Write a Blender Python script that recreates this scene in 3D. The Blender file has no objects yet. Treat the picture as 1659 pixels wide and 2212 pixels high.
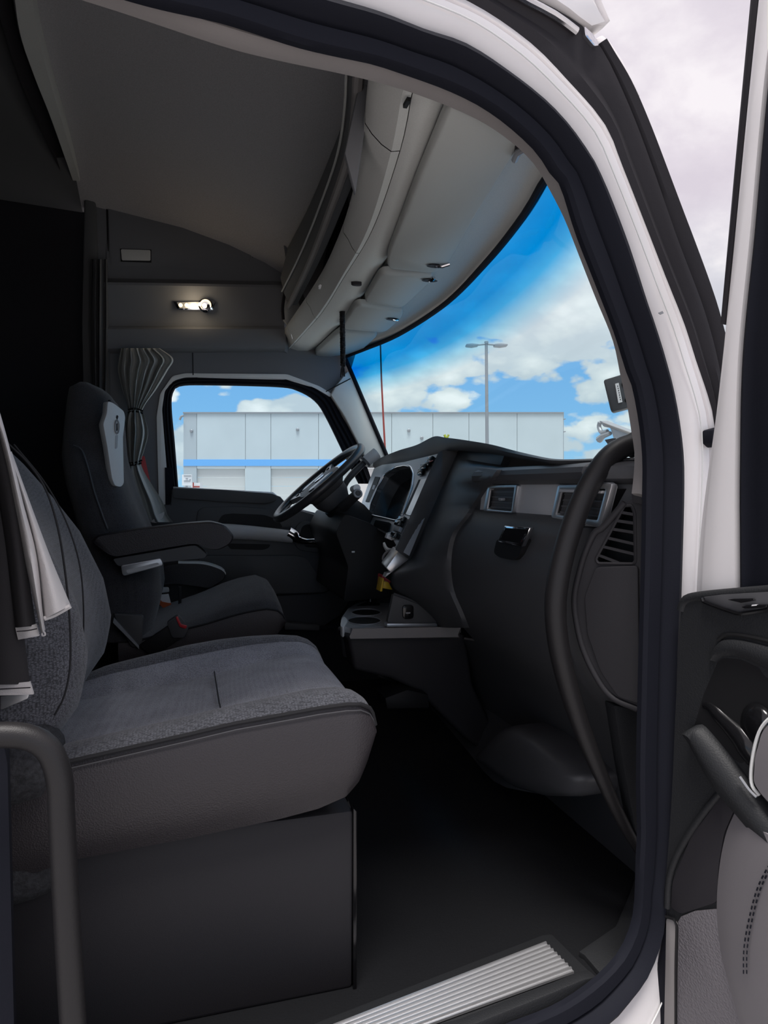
import bpy, bmesh, math, random
import numpy as np
from mathutils import Vector
random.seed(7)
S = bpy.context.scene
COL = S.collection
# ------------------------------------------------------------------ camera, sky, sun, exposure
F_PX = 1500.0                      # focal length in pixels of the 1659 x 2212 frame
YAW, PITCH = math.radians(16), math.atan(55 / 1500)
CAM = np.array((0.0, -1.95, 0.80))
cd = bpy.data.cameras.new('camera'); cam = bpy.data.objects.new('camera', cd); COL.objects.link(cam)
cd.sensor_fit = 'VERTICAL'; cd.sensor_height = 36; cd.lens = F_PX / 2212 * 36
cd.clip_start = 0.02; cd.clip_end = 3000
cam.location = CAM; cam.rotation_euler = (math.pi / 2 - PITCH, 0, -YAW)
S.camera = cam
S.view_settings.view_transform = 'Standard'; S.view_settings.look = 'None'
S.view_settings.exposure = 0.0; S.view_settings.gamma = 1.0; S.view_settings.use_curve_mapping = False
try:
    S.cycles.max_bounces = 10; S.cycles.transparent_max_bounces = 12; S.cycles.diffuse_bounces = 5
    S.cycles.use_denoising = True
except Exception: pass

def nd(nt, typ, loc=None, **kw):
    n = nt.nodes.new(typ)
    for k, v in kw.items():
        if k == 'i':
            for a, b in v.items(): n.inputs[a].default_value = b
        else: setattr(n, k, v)
    return n
def ramp(nt, stops, interp='LINEAR'):
    r = nt.nodes.new('ShaderNodeValToRGB'); e = r.color_ramp.elements; r.color_ramp.interpolation = interp
    while len(e) > 1: e.remove(e[0])
    e[0].position = stops[0][0]; e[0].color = (*stops[0][1], 1)
    for p, c in stops[1:]:
        q = e.new(p); q.color = (*c, 1)
    return r
W = bpy.data.worlds.new('sky'); S.world = W; W.use_nodes = True
nt = W.node_tree; nt.nodes.clear(); lk = nt.links.new
tc = nd(nt, 'ShaderNodeTexCoord')
sep = nd(nt, 'ShaderNodeSeparateXYZ'); lk(tc.outputs['Generated'], sep.inputs[0])
mp = nd(nt, 'ShaderNodeMapping'); mp.inputs['Scale'].default_value = (1, 1, 1.9); mp.inputs['Location'].default_value = (2.9, 6.4, 2.2)
lk(tc.outputs['Generated'], mp.inputs[0])
big = nd(nt, 'ShaderNodeTexNoise', i={'Scale': 3.6, 'Detail': 9, 'Roughness': .55, 'Distortion': .0}); lk(mp.outputs[0], big.inputs['Vector'])
mp2 = nd(nt, 'ShaderNodeMapping'); mp2.inputs['Location'].default_value = (1.7, 5.2, .6); mp2.inputs['Scale'].default_value = (1, 1, 1.6)
lk(tc.outputs['Generated'], mp2.inputs[0])
shd = nd(nt, 'ShaderNodeTexNoise', i={'Scale': 6.5, 'Detail': 7, 'Roughness': .55, 'Distortion': .15}); lk(mp2.outputs[0], shd.inputs['Vector'])
# cloud cover grows with height above the horizon (an overcast deck over fair-weather cumulus)
cov = nd(nt, 'ShaderNodeMapRange', i={1: 0.17, 2: .44, 3: 0.0, 4: .30}); lk(sep.outputs[2], cov.inputs[0])
puf = nd(nt, 'ShaderNodeTexVoronoi', feature='F1', i={'Scale': 10, 'Detail': 2.5, 'Roughness': .55}); lk(mp.outputs[0], puf.inputs['Vector'])
pm = nd(nt, 'ShaderNodeMapRange', clamp=False, i={1: 0, 2: 1, 3: .10, 4: -.16}); lk(puf.outputs['Distance'], pm.inputs[0])
ad0 = nd(nt, 'ShaderNodeMath', operation='ADD'); lk(big.outputs[0], ad0.inputs[0]); lk(pm.outputs[0], ad0.inputs[1])
add = nd(nt, 'ShaderNodeMath', operation='ADD'); lk(ad0.outputs[0], add.inputs[0]); lk(cov.outputs[0], add.inputs[1])
shp = nd(nt, 'ShaderNodeMath', operation='SUBTRACT'); lk(shd.outputs[0], shp.inputs[0])
pm2 = nd(nt, 'ShaderNodeMapRange', clamp=False, i={1: 0, 2: 1, 3: -.06, 4: .26}); lk(puf.outputs['Distance'], pm2.inputs[0]); lk(pm2.outputs[0], shp.inputs[1])
msk = ramp(nt, [(.333, (0, 0, 0)), (.373, (1, 1, 1))]); lk(add.outputs[0], msk.inputs[0])
blue = ramp(nt, [(0, (.40, .67, .90)), (.10, (.24, .52, .86)), (.35, (.12, .33, .74)), (1, (.08, .22, .60))]); lk(sep.outputs[2], blue.inputs[0])
clo = ramp(nt, [(.26, (.60, .66, .72)), (.38, (.78, .81, .83)), (.48, (.95, .95, .96))]); lk(shp.outputs[0], clo.inputs[0])
hi = ramp(nt, [(.35, (.72, .66, .74)), (.50, (.80, .74, .81)), (.66, (.95, .90, .94))]); lk(shd.outputs[0], hi.inputs[0])
hm = nd(nt, 'ShaderNodeMapRange', i={1: .14, 2: .36, 3: 0, 4: 1}); lk(sep.outputs[2], hm.inputs[0])
cm = nd(nt, 'ShaderNodeMixRGB'); lk(hm.outputs[0], cm.inputs[0]); lk(clo.outputs[0], cm.inputs[1]); lk(hi.outputs[0], cm.inputs[2])
mx = nd(nt, 'ShaderNodeMixRGB'); lk(msk.outputs[0], mx.inputs[0]); lk(blue.outputs[0], mx.inputs[1]); lk(cm.outputs[0], mx.inputs[2])
bg = nd(nt, 'ShaderNodeBackground', i={'Strength': 1.0}); lk(mx.outputs[0], bg.inputs[0])
wo = nd(nt, 'ShaderNodeOutputWorld'); lk(bg.outputs[0], wo.inputs[0])
sun = bpy.data.lights.new('sun', 'SUN'); sun.energy = 4.2; sun.angle = math.radians(24); sun.color = (1, .96, .93)
so = bpy.data.objects.new('sun', sun); COL.objects.link(so)
so.rotation_euler = Vector((.10, .24, -.966)).to_track_quat('-Z', 'Y').to_euler()

# ------------------------------------------------------------------ helpers
_fw = np.array((math.sin(YAW) * math.cos(PITCH), math.cos(YAW) * math.cos(PITCH), -math.sin(PITCH)))
_rt = np.array((math.cos(YAW), -math.sin(YAW), 0.0)); _up = np.cross(_rt, _fw)
def ray(x, y): return _fw + (x - 829.5) / F_PX * _rt - (y - 1106) / F_PX * _up
def pl(x, y, p0, n):
    d = ray(x, y); n = np.asarray(n, float); return CAM + d * (np.dot(n, np.asarray(p0, float) - CAM) / np.dot(n, d))
def oX(v): return lambda x, y: pl(x, y, (v, 0, 0), (1, 0, 0))
def oY(v): return lambda x, y: pl(x, y, (0, v, 0), (0, 1, 0))
def oZ(v): return lambda x, y: pl(x, y, (0, 0, v), (0, 0, 1))
def at(f, pts): return np.array([f(*p) for p in pts])
ND = np.array((.175, -1, 0)) / math.hypot(.175, 1)      # outward normal of the tapering passenger side
def oD(off=0.0): return lambda x, y: pl(x, y, np.array((0, -1.10, 0)) + ND * off, ND)

def cr(P, n, closed=False):
    """smooth curve through points, n samples even in length"""
    P = np.asarray(P, float); m = len(P)
    if closed: Q = np.vstack([P[-1], P, P[0], P[1]]); segs = m
    else: Q = np.vstack([2 * P[0] - P[1], P, 2 * P[-1] - P[-2]]); segs = m - 1
    out = []
    for s in range(segs):
        p0, p1, p2, p3 = Q[s:s + 4]
        for t in np.linspace(0, 1, 16, endpoint=False):
            out.append(.5 * ((2 * p1) + (p2 - p0) * t + (2 * p0 - 5 * p1 + 4 * p2 - p3) * t * t + (3 * p1 - p0 - 3 * p2 + p3) * t ** 3))
    out.append(P[0] if closed else P[-1]); out = np.array(out)
    L = np.r_[0, np.cumsum(np.linalg.norm(np.diff(out, axis=0), axis=1))]
    q = np.linspace(0, L[-1], n + 1 if closed else n)
    R = np.stack([np.interp(q, L, out[:, k]) for k in range(out.shape[1])], 1)
    return R[:-1] if closed else R
def lin(P, n):
    P = np.asarray(P, float); L = np.r_[0, np.cumsum(np.linalg.norm(np.diff(P, axis=0), axis=1))]
    q = np.linspace(0, L[-1], n); return np.stack([np.interp(q, L, P[:, k]) for k in range(P.shape[1])], 1)

def pair(P, Q, n, off):
    a = cr(P, n); b = cr(Q, 900); k = np.array([np.argmin(((b - p) ** 2).sum(1)) for p in a]); k = np.maximum.accumulate(k)
    k = np.convolve(np.pad(k, 10, mode='edge'), np.ones(21) / 21, 'valid').round().astype(int); k[0] = 0; k[-1] = 899; return at(oD(off), a), at(oD(off), b[k])
ORG = {}
def mk(name, V, F, mat, parent=None, bevel=0, seg=2, smooth=38, uv=None, sub=0, weld=True):
    V = np.asarray(V, float)
    if parent is not None: o0 = ORG[parent.name]
    else: o0 = np.array(((V[:, 0].min() + V[:, 0].max()) / 2, (V[:, 1].min() + V[:, 1].max()) / 2, V[:, 2].min()))
    me = bpy.data.meshes.new(name); me.from_pydata([tuple(v) for v in (V - o0)], [], [tuple(int(i) for i in f) for f in F]); me.update()
    if uv is not None:
        ul = me.uv_layers.new(name='uv')
        for l in me.loops: ul.data[l.index].uv = uv[l.vertex_index]
    bm = bmesh.new(); bm.from_mesh(me)
    if weld and uv is None: bmesh.ops.remove_doubles(bm, verts=bm.verts, dist=1e-6)
    bmesh.ops.recalc_face_normals(bm, faces=bm.faces)
    if bevel:
        ed = [e for e in bm.edges if len(e.link_faces) == 2 and e.calc_face_angle(0) > math.radians(30)]
        if ed: bmesh.ops.bevel(bm, geom=ed, offset=bevel, segments=seg, affect='EDGES', profile=.5, clamp_overlap=True)
    lim = math.radians(smooth)
    for f in bm.faces: f.smooth = True
    for e in bm.edges:
        if len(e.link_faces) != 2 or e.calc_face_angle(0) > lim: e.smooth = False
    bm.to_mesh(me); bm.free()
    me.materials.append(mat)
    o = bpy.data.objects.new(name, me); COL.objects.link(o)
    if parent is not None: o.parent = parent
    else: o.location = o0
    ORG[o.name] = o0
    if sub:
        md = o.modifiers.new('smooth', 'SUBSURF'); md.levels = md.render_levels = sub
    return o
def tag(o, label, cat, group=None):
    o['label'] = label; o['category'] = cat
    if group: o['group'] = group
    return o
def thing(name, label, cat, loc, group=None):
    o = bpy.data.objects.new(name, None); COL.objects.link(o); o.location = loc; o.empty_display_size = .05
    ORG[o.name] = np.asarray(loc, float); return tag(o, label, cat, group)
def struct(o): o['kind'] = 'structure'; return o
def prism(P, vec):
    P = np.asarray(P, float); n = len(P); V = np.vstack([P, P + np.asarray(vec, float)])
    F = [list(range(n))[::-1], list(range(n, 2 * n))] + [[i, (i + 1) % n, n + (i + 1) % n, n + i] for i in range(n)]
    return V, F
def join(*parts):
    V, F, k = [], [], 0
    for v, f in parts:
        V.append(np.asarray(v)); F += [[i + k for i in g] for g in f]; k += len(v)
    return np.vstack(V), F
def box(c, s, rz=0, ry=0):
    c = np.asarray(c, float); h = np.asarray(s, float) / 2
    V = np.array([(x, y, z) for x in (-1, 1) for y in (-1, 1) for z in (-1, 1)]) * h
    if ry: a = math.cos(ry); b = math.sin(ry); V = V @ np.array([[a, 0, -b], [0, 1, 0], [b, 0, a]])
    if rz: a = math.cos(rz); b = math.sin(rz); V = V @ np.array([[a, b, 0], [-b, a, 0], [0, 0, 1]])
    return V + c, [[0, 1, 3, 2], [4, 6, 7, 5], [0, 4, 5, 1], [2, 3, 7, 6], [0, 2, 6, 4], [1, 5, 7, 3]]
def loft(rings, closed=True, caps=True, loop=False):
    R = [np.asarray(r, float) for r in rings]; n = len(R[0]); V = np.vstack(R); F = []
    m = len(R)
    for a in range(m if loop else m - 1):
        b = (a + 1) % m
        for i in range(n if closed else n - 1):
            j = (i + 1) % n; F.append([a * n + i, a * n + j, b * n + j, b * n + i])
    if caps and closed and not loop: F += [list(range(n))[::-1], [(m - 1) * n + i for i in range(n)]]
    return V, F
def tube(P, r, n=12, res=0, flat=1.0, loop=False, caps=True):
    P = np.asarray(P, float)
    if res: P = cr(P, res, loop)
    m = len(P); r = np.interp(np.linspace(0, 1, m), np.linspace(0, 1, len(r)), r) if hasattr(r, '__len__') else np.full(m, r)
    if loop: T = np.roll(P, -1, 0) - np.roll(P, 1, 0)
    else: T = np.gradient(P, axis=0)
    T /= np.linalg.norm(T, axis=1)[:, None]
    u = np.cross(T[0], (0, 0, 1.0))
    if np.linalg.norm(u) < .1: u = np.cross(T[0], (0, 1.0, 0))
    u /= np.linalg.norm(u); rings = []
    for k in range(m):
        u = u - T[k] * np.dot(u, T[k]); u /= np.linalg.norm(u); w = np.cross(T[k], u)
        rings.append([P[k] + r[k] * (math.cos(a) * u + flat * math.sin(a) * w) for a in np.linspace(0, 2 * math.pi, n, endpoint=False)])
    return loft(rings, True, caps, loop)
def band(A, B, N, prof, closed_prof=True, caps=True):
    """strip between two curves; prof = (t across, h along the normal)"""
    A = np.asarray(A); B = np.asarray(B); N = np.asarray(N, float)
    return loft([[A[i] + t * (B[i] - A[i]) + h * (N if N.ndim == 1 else N[i]) for t, h in prof] for i in range(len(A))], closed_prof, caps)
def grid(R, thick=None, vec=None):
    """rows of points -> sheet; with vec a closed slab"""
    R = np.asarray(R, float); m, n = R.shape[:2]; V = R.reshape(-1, 3)
    F = [[a * n + i, a * n + i + 1, (a + 1) * n + i + 1, (a + 1) * n + i] for a in range(m - 1) for i in range(n - 1)]
    if vec is None: return V, F
    k = m * n; V = np.vstack([V, V + np.asarray(vec, float)])
    bd = list(range(n)) + [a * n + n - 1 for a in range(1, m)] + [(m - 1) * n + i for i in range(n - 2, -1, -1)] + [a * n for a in range(m - 2, 0, -1)]
    F = F + [[i + k for i in f][::-1] for f in F] + [[bd[i], bd[(i + 1) % len(bd)], bd[(i + 1) % len(bd)] + k, bd[i] + k] for i in range(len(bd))]
    return V, F
def plate(outer, holes, vec):
    """flat plate with holes, extruded by vec"""
    bm = bmesh.new(); loops = []
    for P in [outer] + list(holes):
        vs = [bm.verts.new(tuple(p)) for p in P]; loops.append(vs)
        for i in range(len(vs)): bm.edges.new((vs[i], vs[(i + 1) % len(vs)]))
    bm.verts.index_update()
    bmesh.ops.triangle_fill(bm, use_beauty=True, use_dissolve=False, edges=bm.edges[:])
    bm.verts.index_update(); V = np.array([v.co[:] for v in bm.verts]); F = [[v.index for v in f.verts] for f in bm.faces]
    k = len(V); G = [f[::-1] for f in F] + [[i + k for i in f] for f in F]
    for vs in loops:
        ids = [v.index for v in vs]
        for i in range(len(ids)): j = (i + 1) % len(ids); G.append([ids[i], ids[j], ids[j] + k, ids[i] + k])
    bm.free(); return np.vstack([V, V + np.asarray(vec, float)]), G
def circ(c, r, ax, n=24, sc=(1, 1), up=None):
    """circle round axis ax"""
    ax = np.asarray(ax, float); ax = ax / np.linalg.norm(ax); u = np.cross(ax, (0, 0, 1.0) if up is None else up)
    if np.linalg.norm(u) < .05: u = np.cross(ax, (0, 1.0, 0))
    u /= np.linalg.norm(u); w = np.cross(ax, u); c = np.asarray(c, float)
    return np.array([c + r * (sc[0] * math.cos(a) * u + sc[1] * math.sin(a) * w) for a in np.linspace(0, 2 * math.pi, n, endpoint=False)])
def cyl(c, r, ax, L, n=24, r2=None):
    ax = np.asarray(ax, float); ax = ax / np.linalg.norm(ax)
    return loft([circ(c, r, ax, n), circ(np.asarray(c) + ax * L, r if r2 is None else r2, ax, n)])
def rpoly(P, r, n=4):
    """round the corners of a polygon (any dimension) with radius-like trim r"""
    P = np.asarray(P, float); m = len(P); out = []
    for i in range(m):
        a, b, c = P[i - 1], P[i], P[(i + 1) % m]
        la, lc = np.linalg.norm(a - b), np.linalg.norm(c - b); t = min(r, la * .45, lc * .45)
        p, q = b + (a - b) / la * t, b + (c - b) / lc * t
        for s in np.linspace(0, 1, n): out.append((1 - s) ** 2 * p + 2 * s * (1 - s) * b + s * s * q)
    return np.array(out)
def sring(cx, cy, z, hx, hy, n=36, e=3.2):
    """rounded rectangular ring in a level plane"""
    out = []
    for a in np.linspace(0, 2 * math.pi, n, endpoint=False):
        c, s = math.cos(a), math.sin(a)
        out.append((cx + hx * math.copysign(abs(c) ** (2 / e), c), cy + hy * math.copysign(abs(s) ** (2 / e), s), z))
    return np.array(out)

# ------------------------------------------------------------------ materials
def mat(name, col, rough=.5, metal=0, bump=0, scale=300, var=0, spec=.5, vscale=40, coat=0, kind='noise'):
    m = bpy.data.materials.new(name); m.use_nodes = True; t = m.node_tree; b = t.nodes['Principled BSDF']; L = t.links.new
    b.inputs['Base Color'].default_value = (*col, 1); b.inputs['Roughness'].default_value = rough; b.inputs['Metallic'].default_value = metal
    b.inputs['Specular IOR Level'].default_value = spec; b.inputs['Coat Weight'].default_value = coat
    c = nd(t, 'ShaderNodeTexCoord')
    if var:
        n = nd(t, 'ShaderNodeTexNoise', i={'Scale': vscale, 'Detail': 4, 'Roughness': .6}); L(c.outputs['Object'], n.inputs['Vector'])
        r = ramp(t, [(.3, tuple(x * (1 - var) for x in col)), (.7, tuple(min(1, x * (1 + var)) for x in col))]); L(n.outputs[0], r.inputs[0]); L(r.outputs[0], b.inputs['Base Color'])
    if bump:
        if kind == 'noise':
            n2 = nd(t, 'ShaderNodeTexNoise', i={'Scale': scale, 'Detail': 2, 'Roughness': .5}); src = n2.outputs[0]
        elif kind == 'leather':
            n2 = nd(t, 'ShaderNodeTexVoronoi', i={'Scale': scale}); src = n2.outputs['Distance']
        L(c.outputs['Object'], n2.inputs['Vector'])
        bp = nd(t, 'ShaderNodeBump', i={'Strength': bump, 'Distance': .002}); L(src, bp.inputs['Height']); L(bp.outputs[0], b.inputs['Normal'])
    return m
def weave(name, col, sc, rough=.9, amp=.35, dirs=((1, 0, 0), (0, 1, 0), (0, 0, 1))):
    m = bpy.data.materials.new(name); m.use_nodes = True; t = m.node_tree; b = t.nodes['Principled BSDF']; L = t.links.new
    b.inputs['Roughness'].default_value = rough; b.inputs['Specular IOR Level'].default_value = .2
    b.inputs['Sheen Weight'].default_value = .25; b.inputs['Sheen Roughness'].default_value = .5
    c = nd(t, 'ShaderNodeTexCoord'); v = nd(t, 'ShaderNodeTexVoronoi', distance='CHEBYCHEV', i={'Scale': sc, 'Randomness': .55})
    mpn = nd(t, 'ShaderNodeMapping'); mpn.inputs['Scale'].default_value = (1, 1.6, 1.6); L(c.outputs['Object'], mpn.inputs[0]); L(mpn.outputs[0], v.inputs['Vector'])
    n = nd(t, 'ShaderNodeTexNoise', i={'Scale': 14, 'Detail': 3}); L(c.outputs['Object'], n.inputs['Vector'])
    r = ramp(t, [(.1, tuple(x * (1 + amp) for x in col)), (.6, tuple(x * (1 - amp) for x in col))]); L(v.outputs['Distance'], r.inputs[0])
    r2 = ramp(t, [(.3, (.8, .8, .8)), (.7, (1.15, 1.15, 1.15))]); L(n.outputs[0], r2.inputs[0])
    mm = nd(t, 'ShaderNodeMixRGB', blend_type='MULTIPLY', i={0: 1}); L(r.outputs[0], mm.inputs[1]); L(r2.outputs[0], mm.inputs[2]); L(mm.outputs[0], b.inputs['Base Color'])
    bp = nd(t, 'ShaderNodeBump', invert=True, i={'Strength': .7, 'Distance': .0015}); L(v.outputs['Distance'], bp.inputs['Height']); L(bp.outputs[0], b.inputs['Normal'])
    return m
def glass(name, tint, gloss=.05, bandcol=None, stops=None):
    m = bpy.data.materials.new(name); m.use_nodes = True; t = m.node_tree; t.nodes.clear(); L = t.links.new
    tr = nd(t, 'ShaderNodeBsdfTransparent', i={0: (*tint, 1)}); gl = nd(t, 'ShaderNodeBsdfGlossy', i={1: .02}); mxs = nd(t, 'ShaderNodeMixShader')
    fr = nd(t, 'ShaderNodeLayerWeight', i={0: .25}); mu = nd(t, 'ShaderNodeMath', operation='MULTIPLY', i={1: gloss * 2}); L(fr.outputs['Fresnel'], mu.inputs[0])
    if stops:
        uvn = nd(t, 'ShaderNodeUVMap', uv_map='uv'); sx = nd(t, 'ShaderNodeSeparateXYZ'); L(uvn.outputs[0], sx.inputs[0])
        r = ramp(t, stops); L(sx.outputs[1], r.inputs[0]); L(r.outputs[0], tr.inputs[0])
    L(mu.outputs[0], mxs.inputs[0]); L(tr.outputs[0], mxs.inputs[1]); L(gl.outputs[0], mxs.inputs[2])
    o = nd(t, 'ShaderNodeOutputMaterial'); L(mxs.outputs[0], o.inputs[0]); return m
def emit(name, col, s):
    m = bpy.data.materials.new(name); m.use_nodes = True; b = m.node_tree.nodes['Principled BSDF']
    b.inputs['Base Color'].default_value = (*col, 1); b.inputs['Emission Color'].default_value = (*col, 1); b.inputs['Emission Strength'].default_value = s; return m
M = dict(
    plastic=mat('black_plastic', (.062, .063, .068), .48, bump=.12, scale=900, spec=.4),
    plastic2=mat('charcoal_plastic', (.07, .07, .073), .55, bump=.15, scale=800, spec=.4),
    rim=mat('wheel_leather', (.03, .03, .033), .32, bump=.1, scale=600, spec=.6),
    pdoor=mat('door_black_plastic', (.019, .020, .022), .55, bump=.3, scale=420, spec=.3),
    pbar=mat('handle_black', (.016, .015, .016), .45, bump=.15, scale=900, spec=.32),
    pend=mat('end_charcoal', (.024, .023, .026), .6, bump=.12, scale=900, spec=.3),
    dark=mat('near_black', (.008, .008, .009), .6, spec=.3),
    gloss=mat('gloss_black', (.008, .008, .009), .15),
    rubber=mat('black_rubber', (.010, .011, .017), .75, bump=.1, scale=500, spec=.15),
    rubber2=mat('weather_strip_rubber', (.026, .024, .028), .65, bump=.08, scale=400, spec=.25),
    header=mat('light_grey_trim', (.58, .585, .555), .75, bump=.12, scale=700, var=.05, vscale=400),
    visor=mat('visor_vinyl', (.42, .43, .41), .8, bump=.1, scale=900),
    side=mat('shaded_side_trim', (.16, .165, .175), .8, bump=.1, scale=700),  # header trim lying in shadow, the shade put into a darker colour
    liner=mat('headliner_fabric', (.46, .45, .46), .95, bump=.3, scale=1200, var=.12, vscale=300),
    pillar=mat('pillar_trim', (.82, .83, .81), .7, bump=.1, scale=600),
    lip=mat('grey_lip', (.24, .225, .22), .8, bump=.1, scale=800),
    sleeper=mat('sleeper_dark', (.018, .018, .022), .95),
    fabric=weave('seat_fabric', (.255, .265, .30), 330),
    fabric2=weave('bolster_knit', (.095, .098, .112), 230, amp=.6),
    fabric3=weave('driver_seat_fabric', (.06, .06, .067), 300),
    leather=mat('seat_leather', (.034, .030, .033), .5, bump=.25, scale=420, kind='leather', spec=.45),
    velour=mat('dark_velour', (.035, .036, .040), .98, bump=.8, scale=260, var=.5, vscale=120),
    thread=mat('seam_thread', (.012, .012, .014), .8),
    stitch=mat('pale_stitching', (.20, .20, .22), .8),
    piping=mat('grey_piping', (.06, .06, .066), .5),
    curtain=mat('grey_curtain_cloth', (.46, .475, .46), .85, bump=.15, scale=900),
    blackcloth=mat('black_cloth', (.022, .020, .022), .85, bump=.15, scale=900),
    whitecloth=mat('white_twill', (.62, .59, .58), .9, bump=.3, scale=900),
    silver=mat('satin_silver', (.55, .56, .58), .38, metal=.7, bump=.05, scale=900),
    alu=mat('brushed_aluminium', (.80, .80, .81), .33, metal=.85, bump=.08, scale=500),
    chrome=mat('chrome', (.75, .75, .77), .08, metal=1),
    vent=mat('vent_grey', (.48, .48, .49), .5),
    white=mat('white_paint', (.88, .85, .845), .28, coat=.4, var=.02, vscale=6),
    grey_door=mat('door_grey_vinyl', (.15, .14, .15), .6, bump=.5, scale=260, kind='leather'),
    armpad=mat('armrest_vinyl', (.20, .187, .195), .55, bump=.05, scale=500),
    floor=mat('rubber_floor', (.010, .0105, .012), .85, spec=.12, bump=.5, scale=260),
    red=mat('red_plastic', (.55, .03, .04), .4), yellow=mat('yellow_plastic', (.62, .38, .02), .45),
    orange=mat('orange_web', (.45, .10, .03), .8), paper=mat('white_label', (.75, .75, .76), .7),
    pale=mat('pale_grey_leather', (.80, .82, .82), .5, bump=.15, scale=500),
    wall=mat('painted_tilt_wall', (.52, .585, .61), .8, var=.03, vscale=.4), stripe=mat('blue_band', (.16, .43, .82), .7),
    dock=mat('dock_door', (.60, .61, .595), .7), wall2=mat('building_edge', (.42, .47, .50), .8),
    asphalt=mat('concrete_lot', (.42, .405, .40), .9, var=.15, vscale=2), steel=mat('galvanised', (.30, .31, .33), .5, metal=.3),
    curtain2=mat('dark_curtain_cloth', (.11, .112, .115), .9),
    plate=mat('switch_plate_grey', (.075, .075, .08), .4),
    skin=mat('red_brown', (.35, .05, .04), .6),
    screen=mat('dark_display', (.01, .011, .013), .12),
    leaf=mat('yellow_green', (.45, .50, .05), .6),
)
M['wind'] = glass('windshield_glass', (.9, .98, .98), .012, stops=[(0, (.02, .36, .84)), (.10, (.0, .34, .84)), (.17, (.06, .50, .90)), (.24, (.45, .80, .95)), (.31, (.84, .96, .97)), (1, (.84, .96, .97))])
M['wglass'] = glass('door_glass', (.90, .97, .99), .015)
M['lamp'] = emit('warm_led', (1, .74, .42), 2.6)
# ================================================================== THE SETTING: ground, cab shell
def solo(name, VF, m, label, cat, group=None, **k): return tag(mk(name, *VF, m, **k), label, cat, group)
ground = struct(mk('ground', *box((0, 60, -1.45), (260, 260, .1)), M['asphalt']))
FZ = -.04
floor = struct(mk('floor', *prism([(-1.98,-1.12,FZ),(-.3,-1.12,FZ),(0,-1.06,FZ),(1.0,-.885,FZ),(1.02,.95,FZ),(-1.98,.95,FZ)], (0, 0, -.06)), M['floor']))
# -- curves of the passenger door opening (pixels, unprojected on the tapering cab side)
LIPI = [(-420,-185),(-100,-98),(222,0),(482,87),(600,118),(745,149),(827,169),(890,188),(976,220),(1054,257),(1121,304),(1164,347),(1184,378),(1212,430),(1234,476),(1266,558),(1298,640),(1335,732),(1352,810),(1367,878),(1375,928),(1382,975),(1381,1020),(1376,1066)]
LIPO = [(-420,-225),(-100,-123),(282,-2),(482,46),(651,100),(800,133),(835,143),(976,194),(1070,245),(1156,319),(1199,382),(1216,402),(1248,503),(1289,608),(1330,714),(1357,800),(1370,833),(1382,893),(1390,953),(1393,1006),(1392,1078)]
SEALI = LIPO + [(1390,1200),(1385,1383),(1380,1600),(1379,1703),(1381,1800),(1378,1860),(1373,1973),(1351,2041),(1319,2086),(1270,2130),(1200,2175),(1100,2215),(900,2290),(500,2420),(-300,2720)]
SEALO = [(-420,-320),(-100,-232),(290,-110),(675,0),(800,36),(900,75),(991,105),(1083,165),(1174,238),(1243,320),(1289,402),(1339,526),(1380,654),(1396,700),(1421,779),(1444,874),(1458,969),(1461,1048),(1458,1175),(1453,1333),(1449,1429),(1445,1612),(1443,1749),(1434,1886),(1422,1932),(1415,2001),(1383,2092),(1333,2161),(1292,2202),(1180,2265),(950,2360),(500,2520),(-300,2820)]
WHO = [(-420,-480),(-100,-385),(400,-215),(800,-70),(987,0),(1129,91),(1220,183),(1298,274),(1335,366),(1380,480),(1426,595),(1469,700),(1495,780),(1520,850),(1534,900),(1537,940),(1536,1010),(1532,1100),(1526,1200),(1515,1400),(1505,1600),(1495,1800),(1490,2000),(1460,2160),(1390,2290),(1150,2430),(500,2680),(-300,2960)]
CREASE = [(-420,-600),(-100,-480),(500,-260),(1000,-62),(1124,0),(1195,35),(1248,69),(1280,105),(1311,160),(1357,265),(1400,380),(1449,520),(1508,677),(1540,800),(1552,900),(1556,1000)]
OUTB = [(1302,92),(1357,174),(1403,274),(1449,389),(1495,503),(1540,627),(1563,709),(1585,800),(1600,900),(1606,1000)]
def curveD(P, n, off): return at(oD(off), cr(P, n))
wr = thing('door_frame', 'white painted cab door frame round the open doorway', 'door frame', (.3, -1.0, FZ))
mk('frame_panel', *band(*pair(SEALO, WHO, 150, 0), ND, [(.3,-.03),(.0,.0),(.12,.012),(.45,.02),(.62,.022),(.66,.016),(.70,.022),(.9,.016),(1.02,-.01),(1.0,-.05)]), M['white'], wr)
sA, sB = pair(SEALO, WHO, 150, .016); sL = sA + (sB - sA) * .64
mk('sealant_line', *tube(sL[20:112] + .0075 * ND, .0011, 5), M['pillar'], wr)
mk('paint_chip', *prism(at(oD(.035), [(1421,676),(1430,672),(1433,677),(1426,680)]), .001 * ND), M['steel'], wr)
sl = thing('door_seal', 'thick black rubber weatherstrip lining the open doorway', 'seal', (.3, -1.0, FZ))
mk('seal_lip', *band(*pair(SEALI, SEALO, 170, 0), ND, [(.01,-.006),(0,.004),(.07,.010),(.40,.012),(.46,.004),(.50,.008),(.58,.022),(.72,.030),(.88,.024),(.98,.006),(1,-.03)]), M['rubber'], sl)
lip = mk('trim_1', *band(*pair(LIPI, LIPO, 110, -.03), ND, [(0,-.012),(.02,.004),(.3,.016),(.7,.016),(1.1,.012),(1.1,-.012)]), M['lip']); struct(lip)
os_ = thing('outer_seal', 'broad black outer seal running over the white door frame', 'seal', (.5, -1.0, .9))
mk('seal_strip', *band(*pair(WHO[:17], CREASE, 90, .012), ND, [(0,-.01),(0,.004),(.25,.012),(.5,.006),(.75,.014),(.98,.014),(1.02,-.03)]), M['rubber2'], os_)
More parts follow.
